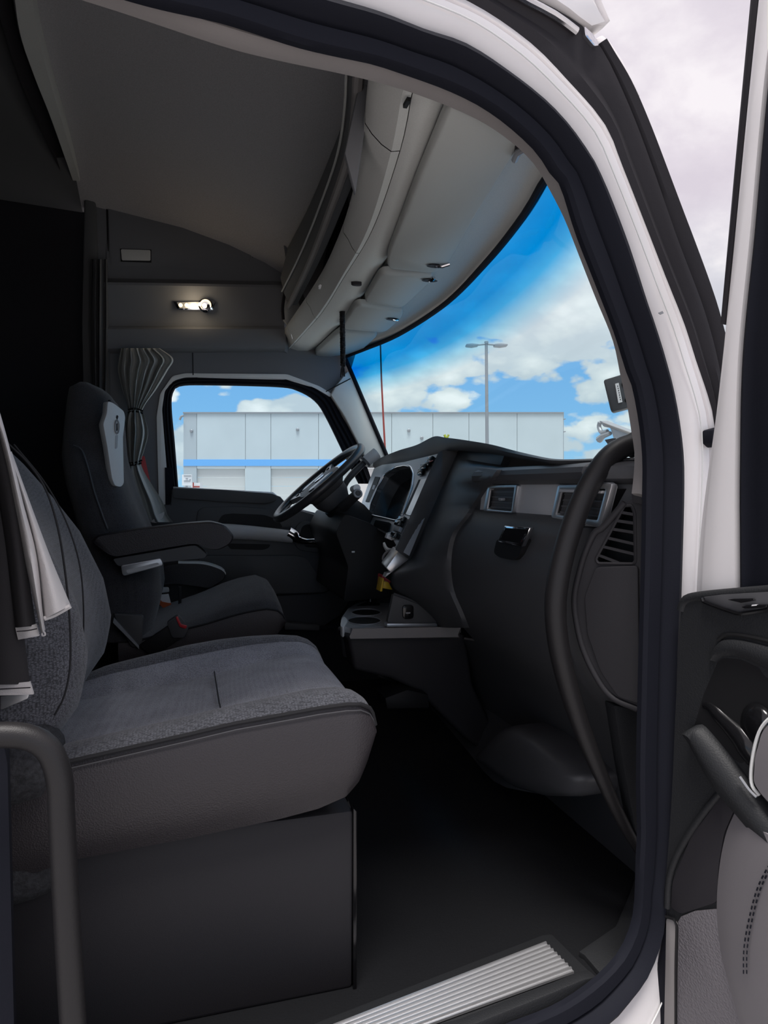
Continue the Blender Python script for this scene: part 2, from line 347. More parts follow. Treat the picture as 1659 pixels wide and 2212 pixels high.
mk('seal_ridge', *band(*pair(OUTB, CREASE[7:], 50, .012)[::-1], ND, [(0,-.01),(0,.002),(.2,.014),(.55,.018),(.85,.006),(1,-.03)]), M['rubber2'], os_)
RIM = [(1276,118),(1268,98),(1285,84),(1302,74),(1318,88),(1345,128),(1385,208)]
mk('corner_rim', *prism(at(oD(.008), RIM + [(1372,204),(1330,135),(1300,98)]), -.03 * ND), M['white'], os_, bevel=.003)
mk('gutter_clip', *prism(at(oD(.02), rpoly([(1250,66),(1270,84),(1282,108),(1272,110),(1252,86)], 4)), .012 * ND), M['chrome'], os_, bevel=.002)
fr = thing('roof_fairing', 'white roof fairing panel above the door frame', 'fairing', (.5, -1.0, 1.5))
FAIR = [(-420,-640),(-100,-520),(500,-290),(1000,-82),(1140,-8),(1205,26),(1250,58),(1264,66)]
FTOP = [(-420,-1500),(-100,-1500),(500,-1300),(1000,-900),(1150,-500),(1230,-160),(1275,-10),(1301,62)]
mk('fairing_skin', *band(curveD(FAIR, 60, .02), curveD(FTOP, 60, .02), ND, [(0,-.06),(0,-.004),(.06,.012),(.2,.014),(.6,.02),(.84,.012),(.88,.02),(1,.0),(1,-.06)]), M['white'], fr)
mk('drip_rail', *tube(at(oD(.03), cr([(-420,-632),(-100,-508),(500,-278),(1000,-70),(1140,2),(1200,34),(1246,68)], 60)), .0055, 8), M['chrome'], fr)
# B-pillar and the closed rear side of the cab
struct(mk('wall_right', *prism(at(oD(-.03), [(16,1650),(40,2600),(-500,2600),(-500,-600),(-60,-600),(-40,1500),(6,1600)]), -.05 * ND), M['rubber']))
struct(mk('wall_right_rear', *box((-1.25, -1.17, .9), (1.6, .06, 2.4)), M['sleeper']))
struct(mk('wall_rear', *box((-2.0, 0, .9), (.06, 2.3, 2.2)), M['sleeper']))
struct(mk('wall_left_rear', *box((-1.17, 1.08, .9), (1.66, .06, 2.4)), M['sleeper']))
# ceiling, a shell falling towards the windshield
xs = np.array([-.375,-.31,0,.18,.32,.41,.46]); zs = np.array([1.965,1.955,1.905,1.855,1.80,1.75,1.70])
ys = np.linspace(-1.04, 1.0, 13)
CE = [[(x, y, z - .10 * abs(y) ** 5) for y in ys] for x, z in zip(xs, zs)]
struct(mk('ceiling', *grid(CE, vec=(0, 0, .05)), M['liner']))
struct(mk('ceiling_rear', *grid([[(x, y, z - .10 * abs(y) ** 5) for y in ys] for x, z in ((-2.0, 2.03), (-1.0, 2.0), (-.37, 1.962))], vec=(0, 0, .05)), M['curtain2']))
struct(mk('wall_front', *box((1.08, 0.1, .38), (.05, 1.5, .84)), M['dark']))
# tread plate and sill
tp = thing('step_sill', 'black door sill holding a ribbed aluminium tread plate', 'sill', (.3, -.95, FZ - .1))
TR = at(oZ(FZ + .012), [(740,2212),(1172,2040),(1185,2044),(1238,2096),(1238,2104),(945,2212)])
def oTZ(x, y): return pl(x, y, (0, 0, FZ + .004), (0, 0, 1))
mk('sill_body', *prism(at(oTZ, [(380,2330),(700,2200),(1172,2018),(1192,2016),(1262,2085),(1288,2110),(1262,2125),(1000,2230),(600,2390)]), (0, 0, -.05)), M['pdoor'], tp, bevel=.004)
A0, A1 = at(oZ(FZ + .006), [(580,2275),(1178,2040)]); B0, B1 = at(oZ(FZ + .006), [(760,2278),(1240,2103)])
pr = []
NR = 8
for k in range(NR):
    a, b = k / NR, (k + 1) / NR; w = b - a
    pr += [(a + .02 * w, .004), (a + .12 * w, .007), (a + .40 * w, .007), (a + .50 * w, .004)]
mk('tread_plate', *band(np.linspace(A0, A1, 2), np.linspace(B0, B1, 2), (0, 0, 1), [(0, 0)] + pr + [(1, .004), (1, 0)]), M['alu'], tp, smooth=20)
mk('sill_apron', *prism(at(oD(-.01), [(500,2330),(1000,2222),(1180,2150),(1262,2116),(1290,2110),(1290,2130),(1230,2260),(500,2600)]), -.02 * ND), M['pdoor'], tp, bevel=.003)
mk('corner_trim', *prism(at(oZ(FZ + .01), [(1250,2055),(1262,2062),(1306,2113),(1322,2098),(1345,2060),(1378,1960),(1385,1860),(1360,1930),(1330,2000)]), (0, 0, -.03)), M['pdoor'], tp, bevel=.002)

# ------------------------------------------------------------------ driver's side wall above the door
YL = .93
wl = struct(mk('wall_left', *prism(at(oY(YL + .03), [(225,745),(560,750),(700,752),(770,760),(758,800),(724,838),(716,858),(680,836),(620,818),(400,813),(372,820),(352,842),(346,880),(343,960),(352,1080),(352,1180),(190,1180),(190,745)]), (0, .05, 0)), M['side'], bevel=.004))
for sm in ([(416,762),(417,810)], [(704,846),(730,832),(757,818)]):
    mk('panel_seam', *tube(at(oY(YL + .003), sm), .0022, 5), M['dark'], wl)
struct(mk('trim_2', *prism(at(oY(YL + .005), [(724,836),(752,800),(762,812),(842,985),(836,1010),(800,1010),(778,965),(745,900),(715,853)]), (0, .05, 0)), M['pillar'], bevel=.006))
struct(mk('trim_3', *prism(at(oY(YL + .02), rpoly([(343,1090),(338,900),(346,850),(372,812),(400,806),(620,808),(690,834),(716,850),(714,858),(680,838),(620,820),(400,815),(376,822),(356,844),(350,884),(366,1090)], 6)), (0, .03, 0)), M['pillar'], bevel=.003))
# header cabinet above the window: one profile swept along the cab
PRF = [(1.0,1.93),(.965,1.93),(.945,1.62),(.925,1.603),(.895,1.594),(.885,1.588),(.884,1.578),(.905,1.54),(.935,1.475),(.937,1.455),(.932,1.432),(.905,1.424),(.898,1.415),(.897,1.36),(.905,1.343),(.925,1.334),(1.0,1.334)]
oc = thing('overhead_cabinet', 'shaded grey moulded cabinet above the driver window with a flush door', 'cabinet', (.05, .95, 1.33))
R = []
for x, dz in ((-.31,-.02),(-.28,-.018),(0,0),(.2,.012),(.36,.022),(.40,.022),(.415,.02)):
    sh = .03 if x in (-.31,.415) else 0
    R.append([(x, min(1.0, y + sh), z + dz * (1 if z < 1.7 else 0)) for y, z in PRF])
mk('cabinet_shell', *loft(R), M['side'], oc, smooth=30)
UP = at(oY(.955), [(205,395),(240,400),(300,418),(420,450),(520,500),(600,545),(614,546),(610,635),(560,640),(235,640),(205,640)])
mk('upper_panel', *prism(UP, (0, .03, 0)), M['side'], oc, bevel=.004)
dr = mk('cabinet_door', *prism(at(oY(.948), rpoly([(232,425),(252,425),(400,462),(500,512),(545,546),(530,592),(515,597),(250,585),(238,578)], 7)), (0, .02, 0)), M['side'], oc, bevel=.003)
mk('door_gap', *tube(at(oY(.954), rpoly([(230,422),(252,422),(401,459),(501,509),(549,546),(533,595),(515,600),(248,588),(235,580)], 7)), .003, 6, loop=True), M['dark'], oc)
mk('latch_recess', *prism(at(oY(.9468), rpoly([(257,514),(327,516),(327,567),(260,565)], 4)), (0, .01, 0)), M['side'], dr)
mk('latch_gap', *prism(at(oY(.9462), [(259,537),(327,539),(327,567),(261,565)]), (0, .01, 0)), M['dark'], dr)
mk('latch', *prism(at(oY(.943), rpoly([(261,538),(325,540),(325,563),(263,562)], 3)), (0, .01, 0)), M['header'], dr, bevel=.002)
rl = thing('reading_light', 'lit warm reading lamp with three small bulbs and a swivel spot', 'lamp', oY(.91)(420, 660))
q = oY(.905)
mk('lamp_bezel', *prism(at(q, [(374,650),(462,649),(466,653),(460,670),(384,669)]), (0, .02, .006)), M['chrome'], rl, bevel=.0015)
mk('lens_plate', *prism(at(oY(.904), [(382,653),(430,652),(428,666),(388,666)]), (0, .01, 0)), M['silver'], rl)
for x in (390, 403, 416): mk('bulb', *loft([circ(oY(.903)(x, 659), r, (0, 1, 0), 12) + np.array((0, d, 0)) for r, d in ((.004,-.004),(.0075,-.001),(.0075,.004))]), M['lamp'], rl)
sp = mk('spot', *loft([circ(oY(.902)(444, 660), r, (.1, -1, -.3), 20) + np.array((0, d, 0)) for r, d in ((.026,.01),(.028,-.004),(.022,-.008),(.016,.004))]), M['chrome'], rl)
mk('spot_bulb', *cyl(oY(.898)(442, 660), .009, (0, 1, 0), .01, 14), M['lamp'], sp)
pt = bpy.data.lights.new('reading_glow', 'POINT'); pt.energy = .22; pt.color = (1, .8, .55); pt.shadow_soft_size = .03
po = bpy.data.objects.new('reading_glow', pt); COL.objects.link(po); po.parent = rl; po.location = (0, -.05, -.005)
# ceiling rail with the long sleeper curtain, rear column
RA = oZ(1.93)
rail = thing('ceiling_rail', 'grey curved ceiling rail crossing above the seats', 'rail', (-.4, .3, 1.9))
E1 = cr([RA(68,-60), RA(90,80), RA(124,210), RA(150,300), RA(182,410)], 30); E0 = cr([RA(22,-60), RA(38,60), RA(72,160), RA(112,260), RA(165,410)], 30); E2 = cr([RA(-30,-60), RA(6,60), RA(38,160), RA(84,270), RA(150,410)], 30)
mk('rail_flange', *band(E0, E1, (0, 0, 1), [(0,0),(.1,-.012),(.9,-.012),(1,.0),(1,.05),(0,.05)]), M['header'], rail)
mk('rail_channel', *band(E2, E0, (0, 0, 1), [(0,.0),(.08,.012),(.85,.012),(1,-.006),(1,.05),(0,.05)]), M['rubber2'], rail)
struct(mk('trim_4', *prism(at(oY(.93), [(182,415),(205,400),(212,600),(226,640),(236,760),(238,1150),(186,1150),(176,700)]), (0, .06, 0)), M['curtain2'], bevel=.008))
# ------------------------------------------------------------------ windshield
WT = cr(at(oZ(1.345), [(1192,372),(1180,385),(1130,470),(1050,570),(960,660),(860,725),(790,755),(745,772)]), 28)
yb = np.linspace(-.86, .93, 28); WB = np.stack([1.05 - .13 * (yb / .86) ** 2, yb, np.full(28, .80)], 1)
RW = [WT + (WB - WT) * v for v in np.linspace(0, 1, 9)]
uv = [(i / 27, v) for v in np.linspace(0, 1, 9) for i in range(28)]
ws = struct(mk('window_1', *grid(RW), M['wind'], uv=uv))
mk('gasket', *tube(np.vstack([WT + (0, 0, .003)]), .008, 8), M['rubber'], ws)
mk('gasket', *tube(np.vstack([WT[-1], WB[-1]]), .009, 8, res=12), M['rubber'], ws)
yy = np.linspace(-.885, 1.02, 24); wx = np.interp(-yy, -WT[::-1, 1][::-1] if False else np.sort(-WT[:, 1]), WT[np.argsort(-WT[:, 1]), 0])
fu = np.array([[(.45, y, 1.68 - .10 * abs(y) ** 5) for y in yy], [(.52, y, 1.66 - .1 * abs(y) ** 5) for y in yy], [(x + .02, y, 1.40) for x, y in zip(wx, yy)], [(x + .012, y, 1.352) for x, y in zip(wx, yy)]])
struct(mk('wall_front_upper', *grid(fu, vec=(.012, 0, .03)), M['sleeper']))
struct(mk('roof', *box((-.78, 0, 2.12), (2.6, 2.3, .06)), M['white']))
# ------------------------------------------------------------------ overhead header: visor field, roll panel, open shelf
hd = thing('overhead_shelf', 'long grey overhead shelf curving above the windshield', 'shelf', (.45, 0, 1.38))
n = 40
A = cr(at(oZ(1.352), [(1194,370),(1180,387),(1130,472),(1050,572),(960,662),(860,727),(790,757),(745,774)]), n)   # glass edge
B = cr(at(oZ(1.385), [(985,190),(968,235),(903,392),(838,560),(780,650),(740,702),(665,775)]), n)              # crease behind the visors
C = cr(at(oZ(1.375), [(898,170),(890,195),(862,330),(802,500),(742,600),(690,682),(618,762)]), n)          # seam
D_ = cr(at(oZ(1.40), [(826,140),(815,200),(795,350),(770,470),(735,560),(690,640),(612,745)]), n)           # roll
mk('visor_field', *grid(np.array([B + (.004,0,.006), B*.5+A*.5 + (0,0,.012), A + (.012,0,.006)]), vec=(0, 0, .03)), M['header'], hd)
mk('lower_panel', *grid(np.array([C + (.0015,0,0), C*.75+B*.25+(0,0,-.010), C*.4+B*.6+(0,0,-.012), B*.85+C*.15+(0,0,-.004), B+(.002,0,.012)]), vec=(0, 0, .03)), M['header'], hd)
cuts = [0, 4, 14, 27, 35, 39]
fr_ = lambda i0, i1: (C[i0:i1+1], D_[i0:i1+1])
for a, b in zip(cuts[:-1], cuts[1:]):
    c, d = fr_(a, b); e = 1.5e-3 * np.array((0, 1, 0))
    rows = [c + (0,0,0), c*.7+d*.3+(0,0,-.008), c*.35+d*.65+(0,0,-.004), d+(0,0,.006), d+(-.012,0,.022), d+(-.012,0,.042), d+(.002,0,.052), d+(.02,0,.05)]
    rows = [r.copy() for r in rows]
    for r in rows: r[0] += e; r[-1] -= e
    mk('roll_panel', *grid(np.array(rows)[:, :, :]), M['header'], hd)
# dark back of the shelf and the valance above the opening
mk('shelf_back', *grid(np.array([D_+(.0,0,.045), D_+(.16,0,.05), D_+(.20,0,.2), D_+(.1,0,.33)])), M['dark'], hd)
V1 = cr(at(oZ(1.50), [(792,60),(778,145),(770,250),(752,345),(715,450),(672,560),(625,660)]), n)
V2 = cr(at(oZ(1.60), [(757,60),(750,145),(744,240),(728,330),(690,430),(645,530),(606,600)]), n)
i0 = 13
mk('valance', *grid(np.array([V1, V1*.55+V2*.45+(-.006,0,0), V2, V2+(.03,0,.12)])[:, :, :], vec=(.03, 0, .004)), M['side'], hd, smooth=25)
mk('valance_bead', *tube(V1*.5+V2*.5+(-.012,0,0), .003, 6), M['header'], hd)
mk('valance_edge', *tube(V1+(-.002,0,-.004), .010, 8), M['lip'], hd)
def divider(P, m_='side'):
    return mk('divider', *prism(np.array(P), (.0, .012, 0)), M[m_], hd, bevel=.003)
for p, yy in (([(742,330),(748,345),(776,480),(770,500),(764,478),(738,350)], -.15), ([(612,520),(632,560),(676,700),(664,712),(655,690),(618,560)], .78), ([(783,150),(806,150),(795,240),(768,420),(745,330)], -.75)):
    divider(at(oY(yy), p))
mk('end_pocket', *prism(at(oY(.86), rpoly([(634,588),(640,612),(650,690),(624,705),(612,690),(612,660),(625,600)], 5)), (0, .02, 0)), M['header'], hd, bevel=.004)
mk('pocket_rim', *tube(at(oY(.85), cr([(612,690),(611,660),(620,612),(634,586)], 14)), .006, 8), M['rubber2'], hd)
mk('button', *loft([circ(oZ(1.362)(770, 614), r, (0, 0, 1), 14, (1, .55)) + np.array((0, 0, d)) for r, d in ((.012,-.004),(.015,-.002),(.015,.012))]), M['rubber2'], hd)
mk('shelf_catch', *box(oZ(1.368)(879, 222), (.006, .02, .006)), M['dark'], hd)
# things lying in the open shelf
bx_ = thing('radio_unit', 'black radio unit with a silver front pushed into the overhead shelf', 'radio', oY(.12)(715, 560))
mk('radio_body', *prism(at(oY(.12), [(708,600),(735,480),(752,446),(752,520),(735,590),(722,618)]), (0, .18, 0)), M['rubber'], bx_, bevel=.003)
mk('radio_face', *prism(at(oY(.115), [(697,596),(702,582),(713,579),(714,594),(707,598)]), (0, .03, 0)), M['steel'], bx_, bevel=.001)
mk('indicator', *prism(at(oY(.112), [(688,617),(692,614),(695,616),(693,623),(689,622)]), (0, .01, 0)), M['paper'], bx_)
# ------------------------------------------------------------------ sun visors
def visor(name, label, pts, zt=1.343, th=.017, clip=None, grp='sun visors along the header', drop=0.0):
    P = at(oZ(zt), rpoly(pts, 14, 6)); c = P.mean(0)
    t = thing(name, label, 'visor', (c[0], c[1], zt), grp)
    n_ = len(P); rings = []
    for s, dz in ((1.0, .010), (1.0, .004), (.985, -.001), (.95, -.004)):
        Q = c + (P - c) * s; Q[:, 2] = zt + dz + .011; rings.append(Q)
    rings[0][:, 2] = zt + .028
    mk('visor_panel', *loft(rings), M['visor'], t, smooth=50)
    if clip:
        a = oZ(zt + .004)(*clip[0]); b = oZ(zt + .006)(*clip[1])
        mk('notch', *loft([circ(a, r, (0, 0, 1), 14, (1.3, .8)) + np.array((0, 0, d)) for r, d in ((.017,-.0005),(.013,.002),(.009,.006))]), M['rubber2'], t)
        mk('pivot_clip', *tube([a, a * .5 + b * .5 + (0, 0, -.003), b], .0045, 8), M['chrome'], t)
    return t
visor('sun_visor', 'large grey sun visor folded up on the passenger side', [(985,205),(1060,262),(1128,318),(1100,360),(1030,470),(968,578),(935,600),(836,590),(838,560),(905,390)], clip=((940,575),(972,570)))
visor('sun_visor', 'short grey visor flap next to the large passenger visor', [(822,598),(938,602),(930,618),(868,672),(784,660)], clip=((928,606),(938,600)))
visor('sun_visor', 'grey visor panel with a clip notch above the hanging cord', [(768,664),(872,678),(868,692),(832,724),(736,716)], clip=((848,690),(860,690)))
visor('sun_visor', 'grey end visor at the far driver corner of the windshield', [(732,722),(820,727),(775,768),(700,776),(676,772)])
mk('hinge_slot', *prism(at(oZ(1.348), [(1112,318),(1124,306),(1135,318),(1120,346),(1110,340)]), (0, 0, .01)), M['rubber2'], hd, bevel=.002)
mk('hinge_rod', *tube(at(oZ(1.344), [(1112,345),(1118,330),(1138,318)]), .006, 8), M['steel'], hd)
# braided cord
cord = thing('braided_cord', 'black braided cord with a frayed end hanging from the shelf', 'cord', oY(.28)(741, 800))
p0, p1 = oY(.28)(739, 664), oY(.28)(741, 790)
zz = np.linspace(0, 1, 60)
for k in range(3):
    ph = zz * 2 * math.pi * 9 + k * 2.094
    mk('strand', *tube([p0 + (p1 - p0) * t + np.array((.0045 * math.cos(a), .0045 * math.sin(a), 0)) for t, a in zip(zz, ph)], .0052, 6), M['dark'], cord)
mk('cord_mount', *loft([circ(p0 + np.array((0, 0, d)), r, (0, 0, 1), 14) for r, d in ((.016,.008),(.016,.002),(.009,-.012))]), M['dark'], cord)
for dx in (-.008, -.002, .005): mk('frayed_end', *tube([p1, p1 + (dx * .6, 0, -.012), p1 + (dx, 0, -.03 - abs(dx))], [.004, .002], 5), M['dark'], cord)
# ================================================================== OUTSIDE
HD = np.array((math.sin(YAW), math.cos(YAW), 0.0))
def oV(d): return lambda x, y: pl(x, y, CAM + HD * d, HD)
def facing(P, th): return prism(P, HD * th)
bd = thing('warehouse', 'long pale grey warehouse with a blue band and roll-up dock doors', 'building', CAM + HD * 60 + (0, 0, -2.15))
q = oV(60)
J = [396,425,530,585,688,742,846,935,1013,1117,1217]
docks = {1, 3, 5, 7}
for k, (a, b) in enumerate(zip(J[:-1], J[1:])):
    yb_ = 1012 if k in docks else 1108
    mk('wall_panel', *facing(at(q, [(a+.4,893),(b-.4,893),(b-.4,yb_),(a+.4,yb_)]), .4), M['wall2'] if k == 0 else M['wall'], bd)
    if k in docks:
        d = oV(60.25)
        for j in range(5):
            y0, y1 = 1012.5 + j * 19, 1012 + (j + 1) * 19
            mk('dock_panel', *facing(at(d, [(a+1,y0),(b-1,y0),(b-1,y1),(a+1,y1)]), .1), M['dock'], bd)
mk('joint_backing', *facing(at(oV(60.3), [(397,893),(1216,893),(1216,1010),(397,1010)]), .2), M['wall2'], bd)
mk('blue_band', *facing(at(oV(59.96), [(396,992.5),(1217,992.5),(1217,1006.5),(396,1006.5)]), .04), M['stripe'], bd)
mk('parapet_cap', *facing(at(oV(59.9), [(395,890),(1218,890),(1218,893.2),(395,893.2)]), .6), M['steel'], bd)
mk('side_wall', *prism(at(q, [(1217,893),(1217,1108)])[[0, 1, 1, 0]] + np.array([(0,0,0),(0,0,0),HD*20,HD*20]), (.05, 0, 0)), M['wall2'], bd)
for x, y in ((414,931),(643,928),(883,930),(911,946)):
    mk('wall_light', *loft([circ(oV(60)(x, y), r, HD, 16) - HD * d for r, d in ((.14,0),(.14,.12),(.09,.16),(.05,.16))]), M['steel'], bd)
for y in (905, 932): mk('side_bracket', *facing(at(oV(60), [(1217,y),(1222,y-1),(1222,y+1),(1217,y+2)]), .2), M['steel'], bd)
mk('security_camera', *tube(at(oV(59.7), [(396,898),(391,900),(388,907)]), .1, 8), M['steel'], bd)
lp = thing('lamp_post', 'tall grey parking lot lamp post with two flat heads', 'lamp post', (*(oV(35)(1053, 1050)[:2]), -1.4))
pb = oV(35)(1054, 1060); pb[2] = -1.4
mk('pole', *tube([pb, oV(35)(1050.5, 742)], [.10, .075], 10), M['steel'], lp)
mk('cross_arm', *tube(at(oV(35), [(1022,746),(1050,743),(1082,746)]), .05, 8), M['steel'], lp)
for a, b in ((1007,1034),(1068,1097)):
    mk('lamp_head', *facing(at(oV(34.8), rpoly([(a,742.5),((a+b)/2,741.5),(b,743),(b,746),((a+b)/2,748.5),(a,747)], 2)), .4), M['steel'], lp, bevel=.02)
mk('pole_cap', *cyl(oV(35)(1050.5, 743), .10, (0, 0, 1), .12, 10), M['steel'], lp)
solo('radio_antenna', tube(at(oV(3.12), [(821.5,735),(824,820),(828,900),(832,975),(836,1050),(838,1128)]), [.0035, .0055], 8), M['skin'], 'thin reddish whip antenna standing outside the windshield', 'antenna')
sg = thing('lot_sign', 'small white notice board with dark lettering by the warehouse corner', 'sign', (*(oV(30)(404, 1060)[:2]), -1.4))
mk('sign_board', *facing(at(oV(30), [(393,1025),(414,1025),(414,1049),(393,1049)]), .05), M['paper'], sg)
for y0, x0, x1 in ((1027,397,413),(1033,401,406),(1035,409,412),(1038,397,411)):
    mk('lettering', *facing(at(oV(29.98), [(x0,y0),(x1,y0),(x1,y0+1.6),(x0,y0+1.6)]), .01), M['steel'], sg)
mk('post', *tube([oV(30)(403, 1049), np.array((*(oV(30)(403, 1049)[:2]), -1.4))], .05, 8), M['steel'], sg)
vb = thing('utility_box', 'small white and dark red utility box on the lot', 'box', (*(oV(28)(424, 1060)[:2]), -1.4))
mk('box_body', *facing(at(oV(28), [(413,1043),(432,1043),(432,1170),(413,1170)]), .4), M['paper'], vb)
mk('red_post', *tube([oV(27.9)(417.5, 1042), oV(27.9)(417.5, 1080)], .025, 8), M['skin'], vb)
mk('dark_panel', *facing(at(oV(27.95), [(419,1050),(431,1050),(431,1053),(419,1053)]), .03), M['skin'], vb)
solo('hood_marker', join(tube(at(oV(4.0), [(966,1075),(965,1000),(964,948),(960,939)]), [.006, .007, .008], 7), tube(at(oV(4.0), [(965,952),(967,944),(969,939)]), [.004, .007], 7)), M['leaf'], 'tiny yellow-green forked marker peeping over the dashboard hump', 'marker')
# far hood mirror and the dark camera on the windshield
hm_ = thing('hood_mirror', 'grey hood mirror on a folded bracket seen through the windshield', 'mirror', oX(2.2)(1335, 970))
q = oX(2.2)
mk('mirror_shell', *prism(at(q, rpoly([(1294,908),(1330,922),(1372,938),(1376,966),(1338,966),(1326,948),(1318,924),(1304,922)], 3)), (.05, 0, 0)), M['steel'], hm_, bevel=.004)
mk('shell_rib', *prism(at(oX(2.19), [(1300,912),(1372,938),(1372,943),(1326,927),(1312,922)]), (.01, 0, 0)), M['lip'], hm_, bevel=.001)
mk('bracket', *tube(at(q, [(1296,912),(1294,922),(1300,934),(1312,932)]), .012, 8, res=14), M['steel'], hm_)
mk('bracket', *tube(at(q, [(1294,950),(1302,942),(1318,936)]), [.02, .012], 8), M['steel'], hm_)
mk('mount', *prism(at(q, [(1305,950),(1330,945),(1345,968),(1318,968)]), (.04, 0, 0)), M['rubber2'], hm_, bevel=.004)
dc = thing('windshield_camera', 'black windshield camera box with a white sticker beside the door pillar', 'camera', oY(-.77)(1340, 885))
mk('camera_body', *prism(at(oY(-.77), rpoly([(1304,824),(1306,820),(1352,806),(1378,806),(1390,872),(1324,889),(1319,886)], 4)), (.022, .030, .0)), M['plastic'], dc, bevel=.004)
mk('sticker', *prism(at(oY(-.7715), [(1329,829),(1336.5,827),(1344.5,868.5),(1336,870.5)]), (0, .004, 0)), M['paper'], dc)
for x, y in ((1347,830),(1354,864)): mk('button', *cyl(oY(-.77)(x, y), .0045, (0, -1, 0), .002, 14), M['dark'], dc)
for a in range(7):
    x, y = 1333.5 + a * .95, 833 + a * 4.8
    mk('print', *prism(at(oY(-.7718), [(x,y),(x+1.6,y-.4),(x+2.1,y+2.2),(x+.6,y+2.6)]), (0, .0004, 0)), M['rubber2'], dc)

# white hood of the truck below the windshield, its mirror and aerial stand on it
hv = thing('truck_hood', 'white sloping truck hood ahead of the windshield', 'hood', (1.9, 0, .2))
R = []
for x, z, w in ((1.10,.79,.93),(1.2,.80,.95),(1.7,.76,.92),(2.3,.66,.86),(2.8,.50,.76),(3.0,.36,.68),(3.02,.0,.66)):
    R.append([(x, w * math.sin(t), z - .28 * (1 - math.cos(t)) ** 1.4) for t in np.linspace(-1.5, 1.5, 25)])
mk('hood_skin', *grid(np.array(R), vec=(0, 0, -.02)), M['white'], hv, smooth=50)
mk('fender', *loft([sring(2.2, s_ * .98, z, hx, .16, 24, 3) for z, hx in ((-.5,.62),(-.1,.6),(.2,.5),(.3,.3))]) if False else box((2.2, -.98, -.2), (1.3, .34, .7)), M['white'], hv, bevel=.12, seg=4)
mk('fender', *box((2.2, .98, -.2), (1.3, .34, .7)), M['white'], hv, bevel=.12, seg=4)
mk('mirror_stem', *tube([oX(2.22)(1330, 966), oX(2.22)(1334, 1010), oX(2.22)(1338, 1090)], .012, 8), M['rubber2'], hm_)
mk('front_wheel', *cyl((2.2, -1.1, -.9), .5, (0, 1, 0), .3, 32), M['rubber'], hv, bevel=.03)
mk('front_wheel', *cyl((2.2, .8, -.9), .5, (0, 1, 0), .3, 32), M['rubber'], hv, bevel=.03)
# ================================================================== SEATS
def lerp_tab(tab, x):
    xs_ = [t[0] for t in tab]; return np.array([np.interp(x, xs_, [t[k] for t in tab]) for k in range(1, len(tab[0]))])
# ---- passenger seat
ps = thing('passenger_seat', 'dark grey woven fabric passenger seat on a black box base by the doorway', 'seat', (.0, -.6, FZ))
mk('seat_base', *prism([(-.42,-.845,FZ),(.262,-.845,FZ),(.264,-.845,.262),(-.42,-.845,.262)], (0, .50, 0)), M['pend'], ps, bevel=.006)
mk('base_strip', *prism([(.262,-.85,FZ),(.268,-.85,FZ),(.269,-.85,.262),(.263,-.85,.268)], (0, .02, 0)), M['gloss'], ps, bevel=.001)
mk('base_hinge', *prism(at(oY(-.80), [(690,1762),(748,1742),(752,1725),(768,1770),(758,1778)]), (0, .3, 0)), M['dark'], ps, bevel=.003)
# cushion stations along x: x, z of piping near, z of bottom, z near bolster crest, z centre, z far bolster, z far pipe
NY, FY = -.885, -.335
ST = [(-.26,.388,.235,.397,.372,.385,.36),(-.163,.404,.257,.414,.380,.424,.38),(-.003,.426,.266,.438,.396,.455,.42),(.07,.437,.272,.450,.410,.464,.43),(.135,.443,.277,.457,.424,.468,.43),(.20,.449,.286,.464,.436,.467,.43),(.245,.451,.300,.464,.436,.462,.425),(.268,.449,.322,.458,.430,.452,.418),(.284,.440,.352,.447,.418,.438,.405),(.293,.425,.378,.430,.405,.420,.395),(.296,.408,.395,.410,.398,.404,.396)]
def cush(x):
    zp, zb, z1, zc, z2, zf = lerp_tab(ST, x)
    yy = np.array([NY+.006, NY+.022, NY+.05, NY+.085, NY+.125, NY+.16, -.61, FY-.16, FY-.125, FY-.085, FY-.045, FY-.012, FY])
    zt = np.array([zp, zp+.6*(z1-zp), z1, z1-.15*(z1-zc), zc+.35*(z1-zc), zc+.12*(z1-zc), zc+.008, zc+.05*(z2-zc), zc+.10*(z2-zc), zc+.75*(z2-zc), z2, z2-.35*(z2-zf), zf])
    return zp, zb, zf, yy, zt
xs_ = np.concatenate([np.linspace(-.26,.20,26), np.linspace(.21,.296,16)])
Tb, Sd = [], []
for x in xs_:
    zp, zb, zf, yy, zt = cush(x); shr = .016 * max(0, (x - .25) / .046) ** 2
    yq = np.concatenate([np.interp(np.linspace(0, 12, 49), np.arange(13), yy)]); zq = np.interp(np.linspace(0, 12, 49), np.arange(13), zt)
    zq = np.convolve(np.pad(zq, 3, mode='edge'), np.ones(7) / 7, 'valid'); zq[0] = zt[0]; zq[-1] = zt[-1]
    yq = np.clip(yq, NY + shr + .004, FY - shr)
    g = -.004 * math.exp(-((x - .055) / .006) ** 2) if True else 0
    zq = zq + np.where((yq > NY + .12) & (yq < FY - .13), g, 0) + np.where(abs(yq - (FY - .14)) < .008, -.004, 0) + np.where(abs(yq - (NY + .14)) < .008, -.004, 0)
    Tb.append([(x, a, b) for a, b in zip(yq, zq)])
    ns = 9; sd = []
    for t in np.linspace(0, 1, ns):
        z = zp + (zb - zp) * t; bul = .012 * math.sin(math.pi * min(1, t * 1.05)) ** .7
        sd.append((x, NY + shr + .006 - bul + .03 * max(0, t - .8) , z))
    sd.append((x, -.6, zb + .002)); 
    for t in np.linspace(1, 0, 6): sd.append((x, FY - shr + .004 * math.sin(math.pi * t), zf + (zb - zf) * t))
    Sd.append(sd)
ct = mk('cushion_top', *grid(np.array(Tb)), M['fabric'], ps, smooth=60)
mk('bolster_knit', *grid(np.array(Tb)[:, :13] + (0, -.0005, .0012)), M['fabric2'], ct, smooth=60)
